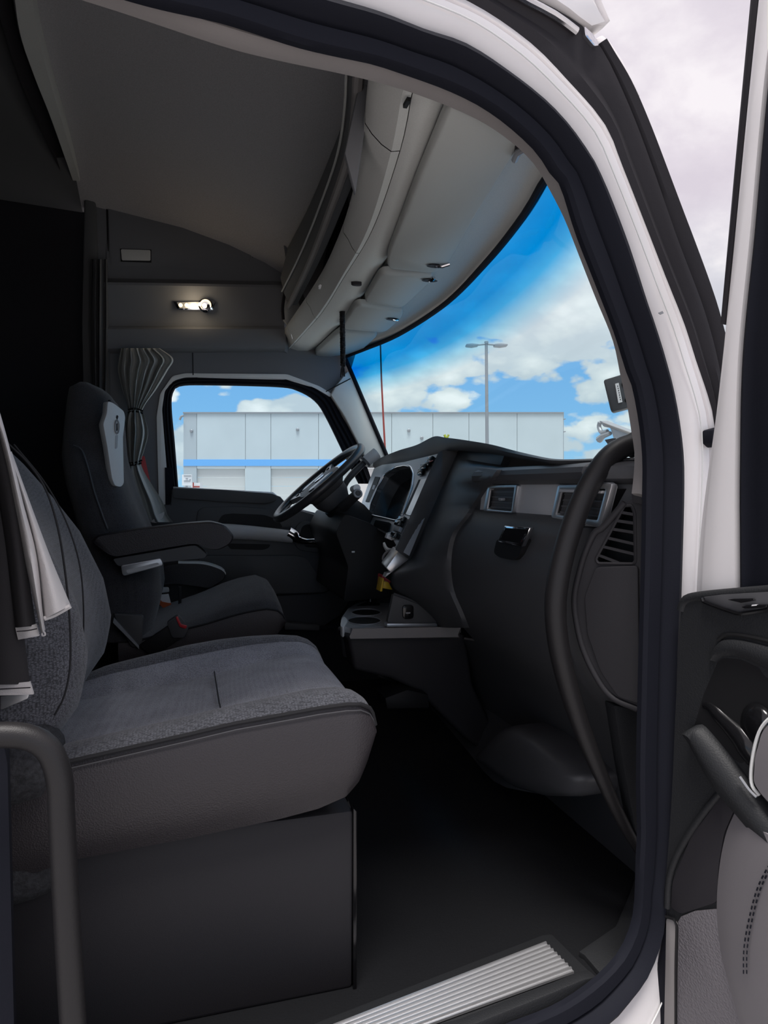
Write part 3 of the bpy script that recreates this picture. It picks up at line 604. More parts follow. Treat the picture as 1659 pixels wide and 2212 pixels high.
mk('bolster_knit', *grid(np.array(Tb)[:, 36:] + (0, 0, .0012)), M['fabric2'], ct, smooth=60)
V, F = grid(np.array(Sd)); mS = len(Sd[0])
F = F + [[(len(Sd) - 1) * mS + i for i in range(mS)]]
mk('cushion_side', V, F, M['leather'], ps, smooth=60)
pp = np.array([(r[0][0], r[0][1] - .001, r[0][2]) for r in Sd])
mk('piping', *tube(pp + (0, -.002, .002), .0035, 8), M['thread'], ps)
mk('stitch_line', *tube(pp + (0, -.005, -.007), .0012, 6), M['piping'], ps)
mk('cross_seam', *tube([(.055, y, cush(.055)[4][6] + .001 + (.004 if y < -.72 else 0)) for y in np.linspace(-.745, -.48, 12)], .0013, 6), M['thread'], ps)
# backrest: level rings, leaning back
BT = [(.36,-.215,.09),(.42,-.178,.10),(.46,-.150,.105),(.53,-.136,.11),(.61,-.150,.11),(.71,-.195,.105),(.77,-.238,.10),(.85,-.300,.095),(.916,-.365,.09),(1.0,-.44,.085),(1.08,-.50,.07),(1.12,-.53,.05)]
rg, front = [], []
for z in np.concatenate([np.linspace(.36, 1.0, 34), np.linspace(1.02, 1.12, 7)]):
    xf, hx = lerp_tab(BT, z); hy = .272 if z < .8 else .272 - .12 * ((z - .8) / .32) ** 1.3
    r = sring(xf - hx, -.605, z, hx, hy, 44, 3.0)
    # the two bolsters stand forward of the centre panel
    for p in r:
        if p[0] > xf - hx * .9:
            k = abs(p[1] + .605) / hy; p[0] -= .030 * (1 - min(1, k / .62) ** 3) if k < .62 else 0
            if k > .86: p[0] -= .035 * ((k - .86) / .14) ** 1.0
    rg.append(r)
bk = mk('backrest', *loft(rg), M['fabric2'], ps, smooth=60)
mk('backrest_piping', *tube(at(oY(-.872), cr([(8,950),(60,1000),(100,1060),(125,1140),(140,1230),(150,1330),(152,1430),(140,1500),(118,1545)], 40)), .0016, 6), M['thread'], bk)
mk('backrest_seam', *tube(at(oY(-.70), cr([(30,960),(95,1040),(140,1120),(170,1210),(180,1300),(178,1400),(160,1480)], 40)), .0014, 6), M['thread'], bk)
mk('recline_cover', *loft([circ(np.array((x, -.84, .40)), r, (1, 0, 0), 20, (1.0, 1.25), up=(0, 1, 0)) for x, r in ((-.34,.03),(-.32,.055),(-.25,.062),(-.20,.055),(-.18,.03))]), M['velour'], ps, smooth=70)
mk('rear_skirt', *loft([sring(-.3, -.80, z, hx, hy, 28, 2.6) for z, hx, hy in ((.20,.12,.07),(.22,.135,.085),(.33,.135,.085),(.352,.10,.06))]), M['velour'], ps, smooth=60)
mk('recline_lever', *prism(at(oY(-.895), [(0,1535),(0,1505),(66,1492),(60,1510)]), (0, .01, 0)), M['silver'], ps, bevel=.002)

# ---- dark curtain with pale lining hanging over the passenger backrest
def cloth(pix, depth, n=26, m=8, wav=.004, vec=(0, .003, 0)):
    L_, Rr = pix; a = cr(L_, n); b = cr(Rr, n); rows = []
    for i in range(n):
        row = []
        for t in np.linspace(0, 1, m):
            p = a[i] + t * (b[i] - a[i]); row.append(oY(depth + wav * math.sin(t * math.pi * 1.0) * -2 + wav * math.sin(3 * t + i * .15))(*p))
        rows.append(row)
    return grid(np.array(rows), vec=vec)
cu = thing('door_curtain', 'black curtain with pale lining and white hem over the passenger backrest', 'curtain', oY(-.92)(40, 1500))
mk('curtain_panel', *cloth(([(-60,1000),(-60,1300),(-55,1480)], [(-5,1000),(28,1200),(52,1380),(64,1478)]), -.935), M['blackcloth'], cu, smooth=60)
mk('hem', *cloth(([(-55,1478),(-56,1504)], [(64,1474),(72,1500)]), -.938, n=5, vec=(0, .006, 0)), M['whitecloth'], cu, smooth=60)
mk('curtain_panel', *cloth(([(-30,930),(5,1130),(22,1260),(34,1356)], [(6,930),(34,1080),(60,1240),(77,1352)]), -.945), M['blackcloth'], cu, smooth=60)
mk('hem', *cloth(([(33,1356),(39,1382)], [(77,1349),(84,1374)]), -.948, n=5, vec=(0, .006, 0)), M['whitecloth'], cu, smooth=60)
mk('lining_edge', *cloth(([(-25,860),(8,980),(30,1090),(62,1250),(84,1345),(89,1369)], [(-10,860),(18,960),(50,1090),(78,1200),(92,1330),(97,1362)]), -.952, m=7, wav=.006), M['whitecloth'], cu, smooth=60)
mk('lining_flare', *cloth(([(20,985),(45,1090),(72,1200),(88,1290),(95,1337)], [(24,975),(62,1080),(105,1195),(140,1280),(152,1308)]), -.938, m=10, wav=.008), M['whitecloth'], cu, smooth=60)
mk('lining_hem', *tube(at(oY(-.945), cr([(96,1336),(118,1328),(152,1309)], 10)), .0035, 6), M['whitecloth'], cu)
mk('cord_loop', *tube(at(oY(-.955), cr([(90,1362),(96,1366),(97,1372),(92,1373),(90,1367)], 16)), .0012, 6), M['whitecloth'], cu)
mk('hem_stitch', *tube(at(oY(-.944), cr([(-40,1490),(10,1488),(66,1485)], 10)), .0008, 5), M['rubber2'], cu)
mk('hem_stitch', *tube(at(oY(-.956), cr([(36,1364),(60,1362),(80,1358)], 10)), .0008, 5), M['rubber2'], cu)

# ---- foreground entry grab bar
gb = thing('entry_grab_bar', 'thick matt black U-shaped grab bar in the lower left foreground', 'grab bar', oY(-1.15)(140, 2212))
P_ = cr([(-140,1640),(-80,1600),(-10,1588),(60,1592),(105,1620),(128,1680),(133,1760),(140,1900),(150,2080),(162,2280),(175,2450)], 60)
mk('bar', *tube(at(oY(-1.15), P_), .0135, 18), M['pbar'], gb, smooth=70)
mk('bar_foot', *loft([circ(oY(-1.15)(175, 2450), r, (0, 0, 1), 16) - np.array((0, 0, d)) for r, d in ((.018,0),(.03,.012),(.03,.03))]), M['pbar'], gb)
mk('bar_foot', *loft([circ(oY(-1.15)(-140, 1640), r, (1, 0, 0), 16) - np.array((d, 0, 0)) for r, d in ((.018,0),(.03,.012),(.03,.03))]), M['pbar'], gb)

# ---- driver seat
ds = thing('driver_seat', 'black driver seat with pale headrest panel and two armrests', 'seat', (.05, .58, FZ))
ST2 = [(-.15,.325,.24,.33),(-.05,.345,.25,.372),(.06,.366,.26,.415),(.139,.388,.27,.450),(.20,.40,.285,.468),(.25,.405,.30,.475),(.285,.398,.32,.460),(.303,.382,.34,.43),(.311,.365,.352,.38)]
tp_, sd_ = [], []
for x in np.concatenate([np.linspace(-.2,.25,16), np.linspace(.26,.311,9)]):
    zp, zb, zc = lerp_tab(ST2, x); y0, y1 = .30, .86
    yq = np.linspace(y0, y1, 29); u = (yq - y0) / (y1 - y0); zq = zp + (zc - zp) * np.clip(np.sin(math.pi * u), 0, 1) ** .55
    tp_.append(np.stack([np.full(29, x), yq, zq], 1))
    sd_.append([(x, y0 - .003, zp), (x, y0 - .012, zp*.6+zb*.4), (x, y0 + .004, zb), (x, .58, zb), (x, y1 - .004, zb), (x, y1 + .01, zp*.6+zb*.4), (x, y1 + .002, zp)])
mk('cushion_top', *grid(np.array(tp_)), M['fabric3'], ds, smooth=60)
V, F = grid(np.array(sd_)); mk('cushion_side', V, F + [[(len(sd_) - 1) * 7 + i for i in range(7)]], M['leather'], ds, smooth=60)
mk('piping', *tube(np.array([s[0] for s in sd_]) + (0, -.002, .001), .0035, 6), M['thread'], ds)
mk('seat_base', *loft([sring(.05, .58, z, hx, hy, 28, 5) for z, hx, hy in ((FZ,.26,.23),(.12,.22,.2),(.26,.22,.22))]), M['dark'], ds)
DB = [(.32,-.10,.09),(.45,-.065,.11),(.56,-.075,.11),(.67,-.115,.11),(.80,-.165,.10),(.90,-.19,.095),(1.0,-.195,.09),(1.06,-.20,.085),(1.10,-.225,.07),(1.125,-.26,.05),(1.135,-.29,.02)]
rg = []
for z in np.concatenate([np.linspace(.32, 1.0, 26), np.linspace(1.02, 1.135, 9)]):
    xf, hx = lerp_tab(DB, z); hy = .275 if z < .85 else .275 - .10 * min(1, (z - .85) / .2)
    if z > 1.06: hy -= .05 * ((z - 1.06) / .075)
    r = sring(xf - hx, .59, z, hx, hy, 40, 3.0)
    for p in r:
        if p[0] > xf - hx * .9:
            k = abs(p[1] - .59) / hy
            if k < .6: p[0] -= .020 * (1 - (k / .6) ** 3)
    rg.append(r)
mk('backrest', *loft(rg), M['fabric3'], ds, smooth=60)
e = oY(.30)
mk('backrest_piping', *tube(at(oY(.312), cr([(158,962),(176,972),(190,1010),(203,1060),(220,1110),(232,1142)], 30)), .0035, 6), M['piping'], ds)
mk('headrest_seam', *tube(at(oY(.36), cr([(236,864),(238,880),(232,900),(223,915)], 12)), .004, 6), M['thread'], ds)
pln = lambda off: (lambda x, y: pl(x, y, np.array((-.205, .36, .95)) + (off + .028) * np.array((.62, -.78, .06)), (.62, -.78, .06)))
PL = rpoly([(233,866),(246,871),(268,888),(271,902),(266,945),(268,1044),(262,1052),(249,1050),(242,1034),(232,965),(223,916),(231,893)], 5)
hp = mk('headrest_panel', *prism(at(pln(0), PL), (-.016, .022, 0)), M['pale'], ds, bevel=.004)
hp['label'] = 'pale grey leather headrest panel'
mk('emblem_ring', *tube(at(pln(.003), cr([(253,907),(257,917),(256,932),(252,937),(249,927),(250,912)], 24, True)), .0022, 6, loop=True), M['steel'], hp)
mk('emblem_bar', *prism(at(pln(.002), rpoly([(251,902),(253,896),(256,899),(254,907)], 2)), (-.004, .006, 0)), M['rubber2'], hp)
mk('emblem_bar', *prism(at(pln(.002), rpoly([(252,915),(254,914),(254,930),(252,931)], 1)), (-.004, .006, 0)), M['rubber2'], hp)
mk('emblem_slot', *prism(at(pln(.002), rpoly([(250,940),(255,939),(253.5,968),(249,970)], 3)), (-.004, .006, 0)), M['vent'], hp)
# inboard armrest
def arm(name, pix, y, w, m_, bev=.012):
    P = at(oY(y), pix); n_ = len(P); c = P.mean(0); rings = []
    for s, dy in ((.90,0),(.97,.006),(1,.018),(1,w-.018),(.97,w-.006),(.90,w)):
        Q = c + (P - c) * np.array((1 - (1 - s) * .35, 1, s)); Q[:, 1] = y + dy; rings.append(Q)
    return mk(name, *loft(rings), m_, ds, smooth=50)
a1 = arm('armrest', rpoly([(195,1172),(206,1158),(300,1142),(400,1130),(455,1126),(488,1134),(507,1158),(500,1175),(475,1189),(452,1188),(430,1176),(410,1176),(330,1190),(245,1206),(228,1200)], 9), .235, .075, M['leather'])
mk('armrest_piping', *tube(at(oY(.240), cr([(206,1163),(300,1149),(400,1137),(455,1133),(484,1140),(503,1160)], 24)), .002, 6), M['thread'], a1)
arm('armrest_hinge', rpoly([(240,1208),(330,1192),(405,1178),(425,1176),(440,1188),(450,1199),(445,1206),(350,1216),(262,1226),(250,1224)], 5), .245, .06, M['plastic'])
kn = mk('adjuster_plate', *prism(at(oY(.228), rpoly([(261,1222),(346,1206),(351,1215),(351,1222),(268,1244),(264,1240)], 4)), (0, .03, 0)), M['silver'], ds, bevel=.003)
mk('adjuster_groove', *prism(at(oY(.2275), rpoly([(272,1232),(340,1215),(345,1219),(276,1239)], 3)), (0, .004, 0)), M['vent'], kn)
# outboard armrest, lower
a2 = arm('armrest', rpoly([(255,1240),(340,1225),(385,1215),(440,1216),(480,1228),(490,1238),(486,1252),(455,1274),(436,1270),(380,1262),(300,1270),(262,1270)], 8), .84, .07, M['leather'])
mk('lit_armrest_top', *band(at(oY(.84), cr([(385,1215),(440,1217),(478,1229),(488,1240)], 16)), at(oY(.90), cr([(385,1213),(440,1214),(478,1226),(488,1238)], 16)), (0, 0, 1), [(0,-.004),(0,.003),(1,.003),(1,-.004)]), M['pillar'], a2)  # light on the armrest top put in as a pale band
mk('adjuster_plate', *prism(at(oY(.78), rpoly([(301,1271),(364,1270),(366,1279),(303,1286)], 3)), (0, .03, 0)), M['vent'], ds, bevel=.002)
mk('belt_guide', *prism(at(oY(.62), [(385,1268),(392,1268),(392,1312),(385,1312)]), (0, .02, 0)), M['dark'], ds, bevel=.002)
# buckles and webbing
bu = thing('seat_belt_buckle', 'black seat belt buckle with a red release button beside the driver seat', 'buckle', oY(.27)(390, 1370))
mk('buckle_body', *prism(at(oY(.262), rpoly([(360,1345),(385,1328),(408,1356),(398,1378),(372,1378)], 5)), (0, .025, 0)), M['plastic'], bu, bevel=.003)
mk('release_button', *prism(at(oY(.258), rpoly([(379,1334),(384,1331),(391,1348),(405,1352),(401,1359),(388,1354)], 3)), (0, .006, 0)), M['red'], bu, bevel=.001)
mk('buckle_stalk', *prism(at(oY(.268), [(366,1350),(402,1372),(330,1420),(300,1395)]), (0, .018, 0)), M['dark'], bu, bevel=.003)
solo('belt_tag', join(prism(at(oY(.70), [(344,1285),(364,1283),(369,1302),(350,1305)]), (0, .004, 0))), M['paper'], 'small white paper tag tucked under the outboard armrest', 'tag')
solo('orange_webbing', prism(at(oY(.695), rpoly([(342,1290),(350,1300),(370,1304),(369,1316),(356,1317),(345,1306)], 2)), (0, .012, 0)), M['orange'], 'short folded orange strap under the outboard armrest', 'strap')
mk('side_bracket', *prism(at(oY(.27), [(246,1335),(300,1396),(300,1402),(244,1345)]), (0, .01, 0)), M['steel'], ds)
mk('side_cover', *prism(at(oY(.28), rpoly([(244,1325),(310,1330),(306,1392),(285,1400)], 8)), (0, .03, 0)), M['plastic2'], ds, bevel=.006)

# ---- tied driver window curtain and the long sleeper curtain
tc_ = thing('window_curtain', 'grey pleated curtain gathered by two black ties beside the driver window', 'curtain', oY(.86)(300, 1100))
def drape(rows_, y, nf, amp, n=46, m=70, ph=0.0):
    L_ = cr([(r[1], r[0]) for r in rows_], n); Rr = cr([(r[2], r[0]) for r in rows_], n); am = np.interp(L_[:, 1], [r[0] for r in rows_], [r[3] for r in rows_]) if len(rows_[0]) > 3 else np.full(n, 1.)
    G = []
    for i in range(n):
        row = []
        for t in np.linspace(0, 1, m):
            px = L_[i] + t * (Rr[i] - L_[i]); d = amp * am[i] * (math.sin(2 * math.pi * nf * t + ph + .02 * i) + .45 * math.sin(2 * math.pi * nf * 1.7 * t + 1.3 * ph + .05 * i))
            row.append(oY(y + d - .03 * am[i] * math.sin(math.pi * t))(*px))
        G.append(row)
    return grid(np.array(G), vec=(0, .004, 0))
mk('curtain_cloth', *drape([(752,262,345,1),(775,257,374,1.2),(800,255,362,1.2),(840,264,338,1.),(870,274,316,.7),(888,278,306,.5)], .86, 7, .019), M['curtain'], tc_, smooth=70)
mk('curtain_cloth', *drape([(886,278,306,.5),(905,272,314,.9),(935,270,320,1.1),(965,272,314,1),(990,276,306,.6),(1004,279,304,.45)], .85, 3.3, .026, ph=1.0), M['curtain'], tc_, smooth=70)
mk('curtain_cloth', *drape([(1002,280,304,.45),(1020,280,312,.8),(1050,284,330,.9),(1085,292,352,.8),(1112,300,362,.7),(1128,305,374,.7)], .86, 2.2, .024, ph=2.2), M['curtain'], tc_, smooth=70)
for yy, a, b, dy in ((885,276,309,-3),(891,276,309,-2),(1000,277,307,6),(1005,278,306,5)):
    p = at(oY(.835), [(a, yy), ((a+b)/2, yy - 2 + dy * .2), (b, yy - dy)])
    mk('curtain_tie', *tube(cr(p, 14), .0035, 6), M['dark'], tc_)
sc_ = thing('sleeper_curtain', 'long dark pleated sleeper curtain hanging behind the driver seat', 'curtain', oY(.9)(215, 900))
mk('curtain_cloth', *drape([(560,196,232,1),(700,194,234,1),(840,198,232,1),(900,200,230,1)], .90, 3, .014), M['curtain2'], sc_, smooth=70)
solo('belt_strap', prism(at(oY(.915), [(302,985),(312,985),(338,1100),(330,1110),(312,1050)]), (0, .004, 0)), M['red'], 'dark red strap half hidden behind the tied window curtain', 'strap')
solo('folded_towel', loft([at(oY(.84 + d), rpoly([(326,1128),(340,1112),(356,1105),(352,1118),(338,1130)], 3)) for d in (0, .02)]), M['whitecloth'], 'small white cloth poking out below the tied curtain', 'cloth')
# ================================================================== DASHBOARD
da = thing('dashboard', 'wide black dashboard with grey vent strip and hooded instrument panel', 'dashboard', (.8, 0, .3))
FP = [(-.05,.935),(.10,.915),(.20,.885),(.30,.835),(.36,.790),(.40,.755),(.43,.735),(.50,.705),(.58,.688),(.65,.690),(.70,.701),(.722,.708),(.735,.716),(.742,.726),(.804,.726),(.8065,.708),(.814,.692),(.826,.687),(.836,.690),(.842,.702),(.845,.722),(.846,.742),(.850,.80)]
fz = [p[0] for p in FP]; fx = [p[1] for p in FP]
facex = lambda z: float(np.interp(z, fz, fx))
CRZ = [(.30,-.16),(.42,-.165),(.50,-.16),(.58,-.16),(.65,-.18),(.70,-.24),(.76,-.31),(.80,-.355),(.844,-.39),(.8455,-.26),(.90,-.20)]
def frow(z, x):
    ys_ = np.linspace(-.935, (np.interp(z, [c[0] for c in CRZ], [c[1] for c in CRZ]) + .03) if z > .3 else .2, 40)
    st = -.79 if z < .735 else -.85
    return [(x + np.clip((st - y) * .75, 0, .2) + (.014 if y < st else 0), y, z) for y in ys_]
mk('dash_face', *grid(np.array([frow(z, x) for z, x in FP]), vec=(.03, 0, 0)), M['plastic'], da, smooth=32)
# padded top: silhouette line against the windshield, rear lip and slope to the glass
def cy(pts, n): # pixels with a y each
    p = cr([(a, b, c * 1000) for a, b, c in pts], n); return np.array([oY(c / 1000)(a, b) for a, b, c in p])
SIL = [(1392,988,-.905),(1380,988,-.89),(1300,990,-.825),(1210,992,-.74),(1160,985,-.62),(1110,973,-.48),(1060,960,-.34),(1000,950,-.13),(961,945,.05),(937,943,.18),(900,961,.40),(861,973,.62),(822,989,.82),(806,1000,.92)]
LIPB = [(1392,1000,-.905),(1380,1000,-.89),(1300,1001,-.825),(1205,1000,-.74),(1160,994,-.62),(1110,986,-.48),(1070,979,-.34),(1010,972,-.13),(965,971,.05),(947,983,.18),(905,995,.40),(870,1003,.62),(828,1012,.82),(810,1013,.92)]
n = 60; T = cy(SIL, n); Lb = cy(LIPB, n)
T0 = np.array([(max(t[0], .77) , t[1], t[2]) for t in T])
fwd = np.stack([np.interp(T[:,1], WB[:,1], WB[:,0]) + .03, T[:,1], np.full(n, .79)], 1)
mk('top_pad', *grid(np.array([Lb + (.06,0,-.002), Lb + (.004,0,-.004), Lb, Lb*.5+T*.5+(-.006,0,.001), T, T*.6+fwd*.4+(0,0,.012), fwd])), M['plastic2'], da, smooth=50)
# ---- instrument panel (raked plane)
NI = np.array((-.857, 0, .515))
oI = lambda off: (lambda x, y: pl(x, y, np.array((.59, 0, .582)) + NI * off, NI))
CL = rpoly([(874,1005),(888,1008),(894,1023),(891,1051),(870,1113),(859,1126),(842,1122),(805,1114),(797,1108),(800,1090),(815,1055),(832,1026),(856,1009)], 5, 4)
BZ = [(808,1012),(826,1004),(873,998),(955,978),(866,1190),(856,1178),(846,1160),(805,1138),(778,1096),(797,1040)]
mk('instrument_bezel', *plate(at(oI(0), BZ), [at(oI(0), CL)], -NI * .03), M['silver'], da, smooth=25)
cp = at(oI(0), CL); cc = cp.mean(0)
mk('gauge_hood', *loft([cp + NI * .001, cp - NI * .02, cc + (cp - cc) * .93 - NI * .075], caps=False), M['plastic'], da, smooth=50)
mk('gauge_rim', *tube(cp + NI * .002, .004, 8, loop=True), M['chrome'], da, smooth=60)
scn = mk('gauge_display', *prism(cc + (cp - cc) * .95 - NI * .068, -NI * .01), M['screen'], da)
for x, y in ((822,1082),(848,1050)):
    mk('gauge_ring', *tube(circ(oI(-.062)(x, y), .058, NI, 28), .003, 6, loop=True), M['steel'], scn)
mk('switch_slot', *prism(at(oI(.001), [(811,1030),(821,1031),(801,1085),(790,1084)]), NI * .002), M['dark'], da)
mk('slot_switch', *prism(at(oI(.003), [(808,1049),(811,1049),(808,1058),(805,1058)]), NI * .004), M['paper'], da)
mk('display_panel', *prism(at(oI(.001), rpoly([(910,1037),(924,1034),(888,1115),(876,1111)], 3)), NI * .003), M['alu'], da)
mk('panel_slot', *prism(at(oI(.0015), [(906,1037),(910,1037),(877,1112),(873,1110)]), NI * .003), M['dark'], da)
mk('lower_display', *prism(at(oI(.001), rpoly([(813,1124),(845,1130),(840,1152),(808,1137)], 3)), NI * .004), M['gloss'], da)
mk('ignition_trim', *tube(at(oI(.004), rpoly([(838,1152),(852,1155),(850,1164),(834,1158)], 2)), .004, 6, loop=True), M['pillar'], da)
for k, (x, y) in enumerate(((914,1022),(922,1012),(930,1003),(937,996))):
    mk('rocker_switch', *prism(at(oI(.001), [(x-6,y-5),(x+5,y-7),(x+2,y+5),(x-9,y+7)]), NI * (.010 + .004 * (k % 2))), M['gloss'], da, bevel=.002)
mk('switch_mark', *prism(at(oI(.0145), [(928,997),(936,994),(935,996),(927,999)]), NI * .001), M['red'], da)
for k, (x, y) in enumerate(((873,1124),(868,1134),(864,1146),(859,1160))):
    mk('rocker_switch', *prism(at(oI(.001), [(x-5,y-6),(x+7,y-5),(x+3,y+6),(x-9,y+4)]), NI * (.012 + .004 * (k % 2))), M['gloss'] if k != 2 else M['steel'], da, bevel=.002)
# ---- stack side with its rolled edge
LR = [(1000,966,.05),(988,979,.05),(936,1095,.05),(885,1208,.05),(846,1240,.05),(854,1275,.045),(900,1305,.035),(935,1335,.03),(946,1354,.03)]
RR = [(1090,981),(1079,1008),(1046,1052),(1009,1109),(976,1155),(965,1212),(970,1271),(990,1321),(1004,1356)]
def onface(x, y, off):
    v = .70
    for _ in range(6): v = facex(oX(v)(x, y)[2]) - off
    return oX(v)(x, y)
n = 34; lp_ = cr([(a, b, c * 1000) for a, b, c in LR], n); LL = np.array([oY(c / 1000)(a, b) for a, b, c in lp_]); rp_ = cr(RR, n); RRR = np.array([onface(a, b, .012) for a, b in rp_])
rows = [LL + (.02, .06, 0)] + [LL * (1 - t) + RRR * t + np.array((-.012, -.004, 0)) * math.sin(math.pi * t) for t in (0, .08, .3, .55, .8, .94, 1)] + [RRR + (.02, -.006, 0)]
mk('stack_side', *grid(np.array(rows)), M['plastic'], da, smooth=50)
ra = at(oI(.004), cr([(952,988),(922,1056),(893,1125),(863,1193)], 20)); rb = np.array([oY(.05)(a, b) for a, b in cr([(988,979),(954,1055),(920,1130),(885,1208)], 20)])
mk('stack_roll', *band(ra, rb, (-.8, -.2, .5), [(0,-.01),(0,.012),(.2,.026),(.5,.030),(.8,.022),(.92,.012),(1,.0),(1,-.01)]), M['plastic2'], da, smooth=60)
mk('corner_cap', *prism(at(oY(.045), [(861,1190),(885,1208),(845,1239),(834,1227)]), (0, .06, .01)), M['alu'], da, bevel=.004)
mk('corner_fin', *prism(at(oY(.046), [(846,1236),(832,1247),(836,1238)]), (0, .03, 0)), M['silver'], da)
tri = rpoly([(850,1284),(876,1293),(925,1313),(941,1334),(945,1348),(837,1345)], 4)
mk('outlet_panel', *prism(at(oY(.018), tri), (0, .02, 0)), M['plastic2'], da, bevel=.004)
mk('outlet_border', *tube(at(oY(.017), cr([(851,1283),(877,1292),(925,1312),(941,1331),(946,1347)], 24)), .004, 8), M['plastic'], da)
pg = mk('outlet_cap', *prism(at(oY(.010), rpoly([(870,1308),(894,1307),(894,1337),(871,1338)], 7)), (0, .012, 0)), M['gloss'], da, bevel=.002)
mk('cap_mark', *prism(at(oY(.0095), [(876,1323),(887,1322.5),(886,1325.5),(877,1325.5)]), (0, .001, 0)), M['steel'], pg)
mk('outlet_ledge', *prism(at(oY(.008), [(836,1347),(944,1347),(946,1354),(836,1355)]), (0, .03, 0)), M['silver'], da, bevel=.002)
# ---- vent strip, vents, latch
oS = oX(.7245)
mk('vent_strip', *plate(at(oS, rpoly([(1042,1052),(1054,1042),(1316,1042),(1324,1050),(1301,1140),(1200,1128),(1130,1119),(1036,1109)], 4)), [at(oS, [(1057,1052),(1114,1051),(1106,1106),(1048,1101)]), at(oS, [(1209,1053),(1316,1050),(1294,1132),(1196,1116)])], (.01, 0, 0)), M['vent'], da)
def vent(out, inn, nh, nv, tab):
    O, I = at(oX(.716), rpoly(out, 5)), at(oX(.716), inn); c = I.mean(0)
    v = mk('air_vent', *plate(O, [rpoly(I, .004)], (.012, 0, 0)), M['alu'] if tab else M['silver'], da, bevel=.001, smooth=30)
    D = at(oX(.765), inn); J = [p + np.array((.03, 0, 0)) for p in I]
    mk('vent_duct', *loft([I + (.004, 0, 0), np.array(I) + (.045, 0, 0)], caps=False), M['dark'], v)
    mk('duct_back', *prism(np.array(I) + (.045, 0, 0), (.004, 0, 0)), M['dark'], v)
    a, b, c_, d = [np.array(p) for p in I]       # tl tr br bl
    for k in range(nh):
        t = (k + .7) / (nh + .2); p0, p1 = a + t * (d - a), b + t * (c_ - b)
        mk('vent_slat', *loft([np.array([p + (.008, 0, .0016), p + (.008, 0, -.0016), p + (.022, 0, -.0016), p + (.022, 0, .0016)]) for p in (p0, p1)]), M['plate'], v)
    for k in range(nv):
        t = (k + 1) / (nv + 1); p0, p1 = a + t * (b - a), d + t * (c_ - d)
        mk('vent_fin', *loft([np.array([p + (.024, .001, 0), p + (.024, -.001, 0), p + (.036, -.001, 0), p + (.036, .001, 0)]) for p in (p0, p1)]), M['plastic'], v)
    m_ = (a + b + c_ + d) / 4
    mk('vent_tab', *box(m_ + (.004, 0, 0), (.012, .016, .007)), M['steel'], v, bevel=.002)
vent([(1054,1048),(1119,1047),(1108,1109),(1043,1104)], [(1059,1055),(1111,1054),(1104,1105),(1052,1100)], 4, 3, True)
vent([(1205,1048),(1322,1045),(1297,1138),(1190,1118)], [(1213,1058),(1308,1056),(1290,1124),(1200,1112)], 4, 4, True)
mk('vent_visor', *prism(at(oX(.714), [(1208,1056),(1300,1060),(1298,1066),(1207,1063)]), (.02, 0, 0)), M['vent'], da, bevel=.001)
gx = .676
mk('latch_recess', *prism(at(oX(gx + .004), rpoly([(1073,1165),(1132,1165),(1122,1200),(1112,1211),(1078,1204),(1066,1194)], 6)), (.02, 0, 0)), M['dark'], da)
mk('glovebox_latch', *prism(at(oX(gx - .004), [(1089,1135),(1144,1140),(1125,1181),(1074,1170)]), (.012, 0, .0)), M['chrome'], da, bevel=.0025)
mk('latch_plate', *prism(at(oX(gx - .0045), [(1092,1140),(1138,1144),(1122,1174),(1080,1166)]), (.001, 0, 0)), M['gloss'], da)
NE = np.array((-.8, -.6, 0)); oE = lambda off: (lambda x, y: pl(x, y, np.array((.685, -.80, 0)) + NE * (off + .028), NE))
# ---- right end panel with defroster grille
ep = at(oE(0), rpoly([(1376,1072),(1350,1086),(1302,1140),(1284,1152),(1262,1200),(1247,1255),(1241,1290),(1243,1330),(1258,1397),(1288,1462),(1322,1506),(1378,1532),(1392,1532),(1392,1072)], 8))
GR = at(oE(0), rpoly([(1349,1092),(1365,1092),(1371,1108),(1373,1212),(1368,1218),(1292,1217),(1287,1208)], 4))
pe = mk('end_panel', *plate(ep, [GR], -.05 * NE), M['pend'], da, bevel=0, smooth=30)
mk('panel_edge', *tube(at(oE(0), cr([(1350,1086),(1302,1140),(1284,1152),(1262,1200),(1247,1255),(1241,1290),(1243,1330),(1258,1397),(1288,1462),(1322,1506),(1378,1532)], 50)), .006, 8), M['pend'], da, smooth=60)
mk('raised_panel', *prism(at(oE(.006), rpoly([(1286,1225),(1378,1222),(1382,1522),(1334,1506),(1296,1450),(1268,1370),(1262,1290)], 10)), -.02 * NE), M['pend'], da, bevel=.005, seg=3)
mk('grille_back', *prism(GR - .04 * NE, -.006 * NE), M['dark'], da)
mk('grille_rim', *tube(GR, .003, 6, loop=True), M['pend'], da)
for a, b in (((1341,1107),(1370,1112)),((1331,1125),(1371,1131)),((1321,1143),(1371,1151)),((1311,1162),(1372,1176)),((1302,1181),(1372,1198)),((1294,1200),(1338,1217))):
    p0, p1 = oE(0)(*a), oE(0)(*b)
    mk('grille_slat', *loft([np.array([p + .001 * NE + (0, 0, .003), p + .001 * NE - (0, 0, .002), p - .026 * NE - (0, 0, .006), p - .026 * NE - (0, 0, .001)]) for p in (p0, p1)]), M['pend'], da)
mk('pillar_collar', *prism(at(oE(.008), rpoly([(1364,1072),(1370,1050),(1376,1066),(1392,1078),(1392,1090),(1368,1086)], 5)), -.03 * NE), M['pend'], da, bevel=.003)
